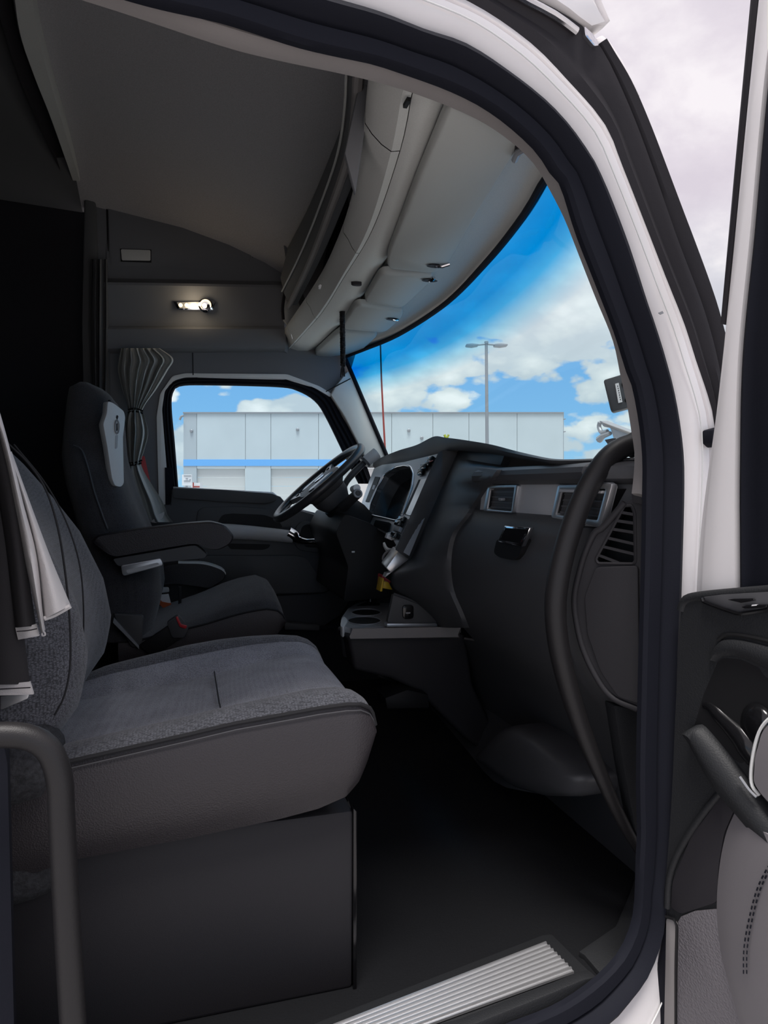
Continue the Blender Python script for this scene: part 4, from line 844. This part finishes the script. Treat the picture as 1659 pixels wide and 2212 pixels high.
# ---- console shelf with cup holders, engine cover below
CY = .0
zs_ = oY(CY)(850, 1358)[2]
cs = thing('cup_holder_console', 'black centre console shelf with two round cup holders', 'console', (.6, .15, zs_ - .1))
tray = rpoly(list(at(oZ(zs_), [(758,1357),(836,1352),(846,1300),(838,1289),(826,1291),(772,1302),(752,1314),(738,1334),(735,1350)])), .01)
c1, c2 = oZ(zs_)(790, 1325), oZ(zs_)(786, 1341)
def hole(cx, rx, ry, n_=28): 
    return np.array([oZ(zs_)(cx[0] + rx * math.cos(t), cx[1] + ry * math.sin(t)) for t in np.linspace(0, 2 * math.pi, n_, endpoint=False)])
H1, H2 = hole((791,1323.5), 32, 7.6), hole((787,1341.5), 36, 9)
H3 = np.array(rpoly(list(at(oZ(zs_), [(768,1309),(790,1300),(822,1295),(820,1308)])), .006))
mk('tray', *plate(tray, [H1, H2, H3], (0, 0, -.02)), M['silver'], cs, smooth=25)
for H in (H1, H2):
    c = H.mean(0); mk('cup_holder', *loft([H + (0, 0, -.001), c + (H - c) * .95 - (0, 0, .03), c + (H - c) * .85 - (0, 0, .08)]), M['dark'], cs, smooth=50)
    mk('cup_rim', *tube(H + (0, 0, .001), .0025, 6, loop=True), M['steel'], cs)
c = H3.mean(0); mk('tray_bin', *loft([H3 + (0, 0, -.001), c + (H3 - c) * .95 - (0, 0, .05)]), M['dark'], cs)
mk('tray_side', *loft([tray - (0, 0, .012), tray.mean(0) + (tray - tray.mean(0)) * .985 - (0, 0, .04), tray.mean(0) + (tray - tray.mean(0)) * .92 - (0, 0, .10)]), M['plastic2'], cs, smooth=40)
mk('tray_corner', *prism(at(oZ(zs_ + .003), rpoly([(737,1336),(744,1330),(752,1340),(742,1356),(735,1352)], 4)), (0, 0, -.03)), M['pale'], cs, bevel=.003)
mk('shelf_bar', *loft([at(oY(CY - .02), [(x0, 1358 + d0), (x0 - 7, 1375 + d0), (x0 - 5, 1380 + d0)]).tolist() + at(oY(CY + .05), [(x0, 1380), (x0, 1356)]).tolist() for x0, d0 in ((762, 0), (880, -2), (996, -4))]), M['lip'], cs, smooth=35)
mk('engine_cover', *prism(at(oY(CY + .01), [(751,1374),(1003,1368),(1012,1410),(1022,1480),(1060,1560),(1070,1640),(1010,1600),(940,1530),(905,1495),(845,1466),(765,1448)]), (0, .16, 0)), M['pend'], cs, bevel=.012, seg=3)
mk('cover_strap', *prism(at(oY(-.03), [(832,1508),(880,1490),(925,1500),(928,1530),(836,1532)]), (0, .1, 0)), M['dark'], cs, bevel=.004)
# ---- footwell: toe board, kick panel and duct
fl = at(oZ(FZ), cr([(760,1440),(860,1480),(930,1530),(1000,1610),(1070,1690),(1150,1712),(1240,1727),(1310,1770),(1390,1845)], 26))
r1 = np.stack([np.full(26, .955), fl[:,1], np.full(26, .12)], 1); r1[:,0] = np.maximum(fl[:,0] + .03, .93); r2 = r1 + (-.03, 0, .30)
mk('toe_board', *grid(np.array([fl, fl*.7+r1*.3+(.008,0,.03), r1, r2])), M['plastic'], da, smooth=50)
dk = thing('floor_duct', 'grey moulded air duct low in the passenger footwell', 'duct', oZ(FZ)(1150, 1720))
DP = at(oX(.80), rpoly([(1040,1615),(1085,1570),(1110,1566),(1160,1592),(1215,1640),(1252,1682),(1243,1724),(1180,1722),(1110,1702),(1055,1662),(1020,1638)], 12, 5)); c = DP.mean(0)
mk('duct_body', *loft([c + (DP - c) * s + (d, 0, 0) for s, d in ((.55,-.022),(.82,-.016),(.96,.0),(1,.03),(1,.10))]), M['plate'], dk, smooth=60)
kp = mk('kick_panel', *prism(at(oY(-.84), rpoly([(1306,1512),(1384,1532),(1392,1860),(1352,1780),(1326,1640)], 6)), (0, -.03, 0)), M['pdoor'], da, bevel=.004)
mk('kick_edge', *tube(at(oY(-.843), cr([(1330,1524),(1332,1550),(1346,1620),(1376,1705)], 20)), .004, 8), M['pend'], da)
# ---- passenger grab handle on the pillar
gh = thing('pillar_grab_handle', 'long curved black grab handle running down the passenger side pillar', 'grab handle', oY(-.86)(1376, 1825))
mk('handle_tube', *tube(at(oY(-.86), cr([(1402,950),(1372,958),(1335,972),(1300,1005),(1262,1070),(1228,1160),(1206,1250),(1200,1330),(1214,1430),(1252,1560),(1305,1690),(1345,1775),(1382,1838)], 70)), [.0195,.0195,.0195,.0195,.019,.018,.015,.012,.010], 20), M['pbar'], gh, smooth=70)
mk('handle_collar', *tube(at(oY(-.86), [(1402,948),(1385,952),(1366,962),(1357,967)]), [.023,.0225,.0215,.0205], 20), M['pbar'], gh, smooth=60)

# ---- steering wheel and column
a = math.radians(40.6); U = np.array((math.cos(a), 0, math.sin(a))); Vv = np.array((0, 1.0, 0)); Nw = np.array((-math.sin(a), 0, math.cos(a))); wc = np.array((.470, .55, .815))
sw = thing('steering_wheel', 'black steering wheel with silver spokes in front of the driver window', 'steering wheel', wc - Nw * .06)
wp = lambda r, t, h=0: wc + r * (math.cos(t) * U + math.sin(t) * Vv) + h * Nw
mk('rim', *tube([wp(.198, t) for t in np.linspace(0, 2 * math.pi, 56, endpoint=False)], .0155, 14, loop=True), M['rim'], sw, smooth=70)
hubr = lambda s, h: np.array([wp(1, 0, h) - U + s * (.088 * math.copysign(abs(math.cos(t)) ** .7, math.cos(t)) * U + .105 * math.copysign(abs(math.sin(t)) ** .7, math.sin(t)) * Vv) for t in np.linspace(0, 2 * math.pi, 32, endpoint=False)])
mk('hub', *loft([hubr(.7,-.055), hubr(.95,-.03), hubr(1,-.012), hubr(.96,.002), hubr(.7,.008)]), M['plastic2'], sw, smooth=50)
for t in (math.radians(58), math.radians(122), math.radians(-58), math.radians(-122)):
    w = np.cross(Nw, wp(1, t) - wc); p0, p1 = wp(.075, t, -.012), wp(.192, t, -.003)
    sp = mk('spoke', *loft([np.array([p + w * .022 * k + Nw * .008, p - w * .022 * k + Nw * .008, p - w * .018 * k - Nw * .014, p + w * .018 * k - Nw * .014]) for p, k in ((p0, 1.0), (p1, .6))]), M['silver'], sw, bevel=.003)
    for f in (.35, .6):
        p = p0 + f * (p1 - p0) + Nw * .009; mk('button', *box(p, (.014, .02, .006), ry=-a), M['gloss'], sp, bevel=.002)
for s_ in (-1, 1):
    mk('hub_glint_plate', *loft([np.array([wp(0, 0, h) + U * u_ + Vv * v_ * s_ for u_, v_ in ((-.045,.045),(.03,.05),(.05,.085),(-.04,.095),(-.06,.07))]) for h in (.0, .010)]), M['silver'], sw, bevel=.003)  # silver plates added for the white reflection on the hub face
mk('hub_badge', *cyl(wc + Nw * .008 + U * .01, .022, Nw, .004, 20), M['chrome'], sw, bevel=.001)
mk('rear_cover', *loft([hubr(.6,-.10), hubr(.75,-.075), hubr(.78,-.05)]), M['plastic'], sw, smooth=50)
scl = thing('steering_column', 'black steering column shroud with two control stalks', 'column', (.62, .55, .5))
p0 = wc - Nw * .09; cring = lambda c_, ru, rv: np.array([c_ + ru * math.copysign(abs(math.cos(t)) ** .75, math.cos(t)) * U + rv * math.copysign(abs(math.sin(t)) ** .75, math.sin(t)) * Vv for t in np.linspace(0, 2 * math.pi, 28, endpoint=False)])
mk('shroud', *loft([cring(p0, .035, .05), cring(p0 - Nw * .015, .055, .075), cring(p0 - Nw * .08 + U * .01, .062, .085), cring(p0 - Nw * .16, .075, .09), cring(p0 - Nw * .26 - U * .02, .10, .10), cring(p0 - Nw * .40 - U * .08, .12, .11)]), M['dark'], scl, smooth=50)
mk('knee_panel', *prism(at(oY(.34), rpoly([(745,1110),(800,1130),(846,1165),(862,1195),(836,1240),(846,1290),(742,1300),(752,1225),(725,1150)], 8)), (0, .52, 0)), M['dark'], da, bevel=.02)
mk('column_boot', *loft([cring(p0 + Nw * (.03 - .012 * k), .035 + .01 * (k % 2), .05 + .01 * (k % 2)) for k in range(7)]), M['rubber'], scl, smooth=25)
s0, s1 = oY(.50)(738, 1098), oY(.30)(773, 1066)
mk('shift_stalk', *tube([s0, s0 * .5 + s1 * .5, s1], [.020, .0175, .0165], 18), M['plastic'], scl, smooth=60)
dv = (s1 - s0) / np.linalg.norm(s1 - s0)
mk('stalk_ring', *tube(circ(s1, .0125, dv, 22), .004, 8, loop=True), M['steel'], scl, smooth=60)
mk('stalk_button', *cyl(s1 - dv * .002, .0075, dv, .004, 16), M['plastic2'], scl, bevel=.001)
mk('stalk_selector', *tube([s1 + np.array((-.004, .05, .014)), s1 + np.array((.0, .012, .018))], [.012, .013], 14), M['pale'], scl, smooth=60)
mk('signal_stalk', *tube(at(oY(.74), cr([(738,1082),(744,1050),(758,1028),(788,998)], 20)), [.010, .012, .014, .012], 12), M['plastic'], scl, smooth=60)
mk('stalk_grip', *tube(at(oY(.74), [(786,1000),(790,996)]), [.026, .026], 16), M['plastic'], scl, smooth=60)
mk('stalk_end', *tube(at(oY(.74), [(790,997),(814,979)]), [.022, .024], 16), M['vent'], scl, smooth=60)
mk('column_clip', *box(oY(.33)(763, 1192), (.01, .004, .005)), M['paper'], scl)
# ---- brake knobs and bits hanging by the stack
yk = thing('trailer_brake_knob', 'yellow push-pull parking brake knob below the instrument panel', 'knob', oY(.12)(838, 1275))
mk('knob_face', *prism(at(oY(.11), [(827,1249),(830,1250),(826,1278),(821,1278)]), (0, .05, 0)), M['yellow'], yk, bevel=.002)
mk('knob_stem', *prism(at(oY(.118), [(829,1255),(840,1258),(849,1275),(826,1271)]), (0, .035, 0)), M['yellow'], yk, bevel=.003)
rk = thing('tractor_brake_knob', 'red push-pull brake knob half hidden behind the yellow one', 'knob', oY(.17)(830, 1260))
mk('knob_face', *prism(at(oY(.17), [(825,1243),(829,1242),(838,1258),(824,1262)]), (0, .05, 0)), M['red'], rk, bevel=.002)
mk('knob_stem', *prism(at(oY(.175), [(830,1246),(845,1256),(842,1262),(828,1258)]), (0, .03, 0)), M['red'], rk, bevel=.002)
cbl = thing('cable_bundle', 'looped pale grey cable bundle tucked beside the stack corner', 'cable', oY(.14)(840, 1185))
for k in range(4):
    mk('cable_loop', *tube(at(oY(.13 + .012 * k), cr([(829,1172+2*k),(836,1184+2*k),(848,1186+2*k),(862,1176+2*k)], 16)), .0035, 6), M['pillar'], cbl)
mk('cable_plug', *prism(at(oY(.12), [(838,1152),(850,1156),(848,1168),(834,1162)]), (0, .02, 0)), M['paper'], cbl, bevel=.002)
wk = thing('wrist_strap', 'small looped strap with a red edge below the cable bundle', 'strap', oY(.13)(835, 1215))
mk('strap_loop', *tube(at(oY(.125), cr([(858,1188),(840,1190),(829,1200),(828,1212),(838,1214),(858,1192)], 24)), .004, 6), M['lip'], wk)
mk('red_edge', *tube(at(oY(.122), cr([(828,1213),(834,1216),(846,1204)], 10)), .005, 6), M['red'], wk)
solo('wire', tube(at(oY(.40), [(799,1240),(800,1268),(800,1300)]), .0018, 6), M['vent'], 'thin grey wire hanging down behind the cup holder console', 'wire')
# ================================================================== DOORS
# ---- driver door
dd = thing('driver_door', 'closed driver door with black lower panel, chrome handle and side window', 'door', (.3, 1.0, .2))
WI = [(386,1062),(378,960),(371,880),(374,848),(390,834),(450,832),(600,836),(645,845),(682,868),(706,905),(745,985),(775,1045)]
WO = [(372,1062),(358,960),(352,884),(361,838),(386,819),(450,814),(610,818),(670,833),(708,860),(730,900),(768,970),(798,1045)]
Ai, Bo = at(oY(.975), cr(WI, 70)), at(oY(.96), cr(WO, 70))
mk('window_seal', *band(Ai, Bo, (0, -1, 0), [(0,-.01),(0,.004),(.2,.008),(.4,.001),(.55,.012),(.75,.004),(.9,.012),(1.0,.004),(1.4,-.012),(1.4,-.03)]), M['rubber'], dd, smooth=50)
mk('leak_cover', *prism(at(oY(.945), [(356,1010),(374,1010),(374,1110),(358,1110)]), (0, .04, 0)), M['rubber'], dd)  # added dark strip hiding daylight that leaks in below the window seal
wg = mk('window_glass', *prism(at(oY(.985), WI + [(770,1120),(640,1110),(590,1080),(386,1072)]), (0, .003, 0)), M['wglass'], dd)
DP = [(371,1056),(480,1060),(590,1067),(606,1073),(626,1096),(690,1114),(740,1128),(790,1160),(800,1240),(762,1290),(735,1330),(700,1352),(290,1364),(285,1090),(368,1090)]
mk('door_panel', *prism(at(oY(.93), DP), (0, .05, 0)), M['plastic'], dd, bevel=.006)
mk('upper_pad', *prism(at(oY(.915), rpoly([(373,1054),(480,1058),(588,1066),(601,1072),(596,1082),(575,1088),(480,1084),(374,1076)], 6)), (0, .05, 0)), M['plastic2'], dd, bevel=.006)
mk('lit_sill_edge', *prism(at(oY(.95), [(370,1051),(590,1063),(628,1094),(700,1112),(700,1118),(626,1098),(588,1068),(370,1056)]), (0, .05, 0)), M['alu'], dd, bevel=.002)  # sill edge lit from outside, its brightness put in as a metal strip
mk('pocket_surround', *prism(at(oY(.922), rpoly([(424,1122),(428,1102),(440,1096),(520,1094),(590,1100),(622,1116),(632,1140),(424,1142)], 8)), (0, .02, 0)), M['plastic2'], dd, bevel=.004)
mk('pocket', *prism(at(oY(.9205), rpoly([(470,1128),(480,1112),(500,1109),(570,1112),(600,1122),(612,1140),(470,1140)], 7)), (0, .01, 0)), M['dark'], dd)
pb = at(oY(.89), cr([(430,1146),(510,1149),(575,1154),(632,1160)], 20))
mk('pull_bar', *tube(pb, [.030,.031,.028,.026], 16), M['vent'], dd, smooth=60)
mk('map_slot', *prism(at(oY(.925), rpoly([(488,1174),(585,1176),(580,1184),(568,1188),(498,1186)], 4)), (0, .01, 0)), M['dark'], dd)
bowl = mk('handle_bowl', *prism(at(oY(.918), rpoly([(632,1168),(640,1136),(652,1126),(690,1130),(708,1142),(722,1180),(716,1190),(680,1194),(645,1188)], 8)), (0, .02, 0)), M['plastic2'], dd, bevel=.004)
mk('bowl_recess', *prism(at(oY(.9165), rpoly([(646,1160),(652,1138),(662,1132),(688,1136),(700,1146),(713,1178),(700,1184),(660,1182)], 6)), (0, .01, 0)), M['dark'], bowl)
mk('door_handle', *tube(at(oY(.885), cr([(622,1150),(634,1157),(642,1165),(660,1170),(680,1170),(697,1172)], 24)), [.026,.026,.017,.014,.015,.012], 14), M['chrome'], dd, smooth=60)
mk('lower_pocket', *prism(at(oY(.915), rpoly([(430,1200),(640,1200),(662,1206),(705,1272),(706,1280),(560,1284),(430,1284)], 8)), (0, .03, 0)), M['plastic2'], dd, bevel=.006)
mk('pocket_seam', *tube(at(oY(.912), cr([(430,1288),(560,1286),(700,1280),(712,1274)], 16)), .003, 6), M['dark'], dd)
mk('door_edge', *tube(at(oY(.925), cr([(290,1366),(700,1356),(738,1332),(764,1292),(772,1240)], 30)), .010, 8), M['rubber'], dd)
struct(mk('wall_left_lower', *box((.36, 1.0, .12), (1.4, .03, .40)), M['dark']))
struct(mk('wall_left_front', *box((.90, 1.0, .35), (.42, .03, .60)), M['dark']))
mk('sill_step', *prism(at(oY(.88), [(615,1345),(690,1352),(690,1362),(615,1360)]), (0, .05, 0)), M['plastic2'], dd, bevel=.003)
# ---- passenger door, swung wide open
NP = np.array((-.98, -.2, 0)) / math.hypot(.98, .2)
oP = lambda off=0.0: (lambda x, y: pl(x, y, np.array((.76, -1.0, 0)) + NP * off, NP))
pd = thing('passenger_door', 'open white passenger door showing its black and grey inner panel', 'door', oP()(1500, 2212))
WL = [(1642,-30),(1606,330),(1569,700),(1548,890),(1526,1048),(1513,1159),(1504,1290)]
WR = [(1690,-30),(1659,206),(1632,503),(1606,770),(1600,1016),(1600,1150),(1601,1292)]
a, b = cr(WL, 60), cr(WR, 60)
mk('window_frame', *band(at(oP(-.035), a), at(oP(-.03), b), NP, [(0,-.02),(0,0),(.18,.003),(.20,.009),(.24,.010),(.6,.013),(.95,.010),(1,.0),(1,-.02)]), M['white'], pd, smooth=35)
mk('frame_gasket', *band(at(oP(-.04), cr([(1628,-30),(1594,330),(1560,700)], 30)), at(oP(-.034), cr([(1644,-30),(1607,330),(1569,702)], 30)), NP, [(0,-.02),(0,.004),(.5,.007),(1,.004),(1,-.02)]), M['rubber2'], pd, smooth=50)
mk('window_seal', *band(at(oP(-.02), b), at(oP(-.02), b + (95, 0)), NP, [(0,-.03),(0,.002),(.08,.006),(.3,.002),(.5,.01),(1,.012),(1,-.03)]), M['rubber'], pd, smooth=50)
PLo = [(1440,2330),(1437,2100),(1440,1990),(1438,1900),(1446,1800),(1450,1740),(1454,1660),(1458,1560),(1465,1420),(1471,1318),(1477,1302),(1490,1292),(1530,1285),(1600,1279),(1700,1272)]
DT = np.array((.2, -.98, 0)) / math.hypot(.2, .98); PT = lambda t, z, off=0: np.array((.76, -1.0, 0)) + DT * t + NP * off + np.array((0, 0, z))
ZB = oP(0)(1440, 2330)[2]
REC = rpoly([(1551,1428),(1562,1421),(1600,1424),(1640,1442),(1652,1462),(1690,1480),(1690,1600),(1600,1650),(1530,1600),(1500,1582),(1499,1570),(1520,1500)], 6)
pp_ = mk('inner_panel', *plate(np.vstack([at(oP(0), PLo), [PT(.84, .66), PT(.84, ZB)]]), [at(oP(0), REC)], -.045 * NP), M['pdoor'], pd, smooth=30)
mk('panel_crown', *tube(at(oP(-.004), cr([(1473,1318),(1479,1301),(1492,1292),(1530,1286),(1600,1280),(1700,1272)], 30)), .008, 10), M['pdoor'], pd, smooth=60)
r = at(oP(0), REC); c = r.mean(0)
mk('handle_recess', *loft([r, c + (r - c) * .96 - NP * .025, c + (r - c) * .85 - NP * .042]), M['dark'], pd, smooth=50)
mk('recess_brow', *band(at(oP(0), cr([(1534,1420),(1548,1392),(1566,1379),(1610,1381),(1700,1402)], 30)), at(oP(0), cr([(1550,1430),(1556,1424),(1570,1420),(1612,1428),(1690,1470)], 30)), NP, [(0,-.01),(0,-.002),(.12,.006),(.5,.009),(.85,.004),(1,-.006)]), M['pdoor'], pd, smooth=60)
mk('brow_groove', *tube(at(oP(.001), cr([(1552,1383),(1568,1372),(1610,1374),(1700,1394)], 20)), .0035, 6), M['dark'], pd)
# switch plate on the sill of the panel
swp = mk('switch_plate', *prism(at(oP(.004), rpoly([(1517,1290),(1560,1284),(1700,1276),(1700,1308),(1600,1324),(1588,1322),(1524,1299)], 3)), -NP * .03 + np.array((0, 0, .0))), M['plate'], pd, bevel=.003)
mk('plate_edge', *tube(at(oP(.006), cr([(1517,1291),(1524,1301),(1588,1324),(1604,1325),(1650,1318),(1700,1308)], 24)), .003, 6), M['gloss'], swp)
mk('window_switch', *prism(at(oP(.006), [(1574,1295),(1588,1293),(1630,1292),(1634,1297),(1604,1302)]), NP * .004), M['gloss'], swp, bevel=.001)
mk('lock_switch', *prism(at(oP(.006), [(1604,1311),(1616,1307),(1660,1305),(1660,1312),(1612,1314)]), NP * .004), M['gloss'], swp, bevel=.001)
mk('switch_print', *prism(at(oP(.0075), [(1627,1306),(1638,1305),(1637,1308),(1626,1309)]), NP * .003), M['paper'], swp)
# latch handle and grab strap
hl = mk('latch_handle', *tube(at(oP(-.006), cr([(1524,1522),(1538,1526),(1560,1548),(1585,1572),(1612,1600),(1640,1640)], 24)), [.008,.012,.014,.017,.020,.018], 14), M['gloss'], pd, smooth=60)
mk('handle_ball', *loft([circ(oP(-.02 + d)(1638, 1570), r_, NP, 22, (1, 1.2), up=(0, 0, 1)) for d, r_ in ((0,.026),(.012,.030),(.022,.028),(.030,.018),(.033,.006))]), M['gloss'], hl, smooth=70)
ga, gb_ = cr([(1499,1572),(1520,1566),(1570,1622),(1625,1692),(1700,1790)], 30), cr([(1494,1590),(1502,1615),(1545,1702),(1600,1768),(1690,1870)], 30)
mk('grab_strap', *band(at(oP(.0), ga), at(oP(.0), gb_), NP, [(0,-.02),(0,.004),(.15,.018),(.45,.026),(.8,.018),(1,.002),(1,-.02)]), M['pdoor'], pd, smooth=60)
mk('strap_seam', *tube(at(oP(.022), cr([(1598,1678),(1618,1706),(1634,1722)], 8)), .002, 6), M['steel'], pd)
ar = mk('armrest_pad', *prism(at(oP(.02), rpoly([(2300,1500),(1720,1530),(1672,1550),(1645,1582),(1630,1636),(1627,1690),(1642,1714),(1720,1800),(2300,2100)], 10)), -.03 * NP), M['armpad'], pd, bevel=.008, seg=3)
ar['label'] = 'grey vinyl armrest pad'
mk('pad_piping', *tube(at(oP(.012), cr([(1720,1526),(1668,1548),(1641,1580),(1626,1636),(1623,1692),(1640,1718)], 30)), .0025, 6), M['pillar'], ar)
# lower panels
PKo = cr([(1720,1660),(1640,1700),(1596,1745),(1572,1800),(1558,1870),(1552,1960),(1560,2050),(1580,2130),(1606,2230),(1625,2330)], 40)
PKo = cr([(1592,1752),(1572,1800),(1558,1870),(1552,1960),(1560,2050),(1580,2130),(1606,2230),(1625,2330)], 40)
pk = mk('map_pocket', *band(at(oP(.0), PKo), np.array([PT(.70, oP(0)(*p_)[2], .03) for p_ in PKo]), NP, [(0,-.02),(0,.004),(.06,.018),(.2,.028),(.5,.03),(1,.03),(1,-.02)]), M['armpad'], pd, smooth=60)
pk['label'] = 'padded grey map pocket with double stitching'
for dx in (0, 7):
    sc2 = cr([(1680 + dx,1845),(1655 + dx,1880),(1634 + dx,1925),(1617 + dx,1990),(1607 + dx,2050),(1606 + dx,2110)], 41)
    for k in range(0, 40, 2): mk('stitch', *tube(at(oP(.030), sc2[k:k+2]), .0012, 4), M['rubber'], pk)
mk('lower_vinyl', *prism(at(oP(.004), [(1464,1990),(1470,1980),(1500,1968),(1600,1960),(1640,2330),(1459,2330)]), -.02 * NP), M['grey_door'], pd, bevel=.002)
mk('edge_strip', *prism(at(oP(.005), rpoly([(1439,1984),(1452,1987),(1460,1996),(1458,2330),(1432,2330)], 4)), -.03 * NP), M['lip'], pd, bevel=.003)
mk('edge_gap', *tube(at(oP(.005), cr([(1438,1980),(1454,1985),(1462,1997),(1460,2100),(1460,2330)], 20)), .0022, 6), M['dark'], pd)
mk('edge_seal', *prism(at(oP(.0), [(1414,2100),(1436,1990),(1440,2330),(1412,2330)]), -.03 * NP), M['rubber'], pd, bevel=.004)
mk('panel_crease', *tube(at(oP(.001), cr([(1556,1712),(1525,1750),(1490,1800),(1462,1850),(1446,1900),(1442,1960)], 30)), .006, 8), M['pdoor'], pd, smooth=60)
mk('scoop', *prism(at(oP(.003), rpoly([(1560,1716),(1590,1740),(1564,1800),(1552,1870),(1548,1950),(1470,1975),(1448,1960),(1452,1905),(1492,1806)], 8)), -.01 * NP), M['rubber2'], pd, bevel=.002)
mk('door_hinge', *prism(at(oD(.02), [(1516,930),(1546,922),(1546,960),(1526,968),(1516,958)]), .02 * ND), M['rubber'], pd, bevel=.003)

mk('outer_skin', *prism([PT(.04, ZB - .1, -.10), PT(.86, ZB - .1, -.10), PT(.86, .66, -.10), PT(.04, .62, -.10)], -.03 * NP), M['white'], pd, bevel=.008)
mk('rear_frame', *prism([PT(.78, .64, -.03), PT(.84, .64, -.03), PT(.84, 1.44, -.03), PT(.78, 1.42, -.03)], -.03 * NP), M['white'], pd, bevel=.006)
mk('top_frame', *prism([PT(.13, 1.50, -.03), PT(.84, 1.38, -.03), PT(.84, 1.44, -.03), PT(.13, 1.56, -.03)], -.03 * NP), M['white'], pd, bevel=.006)
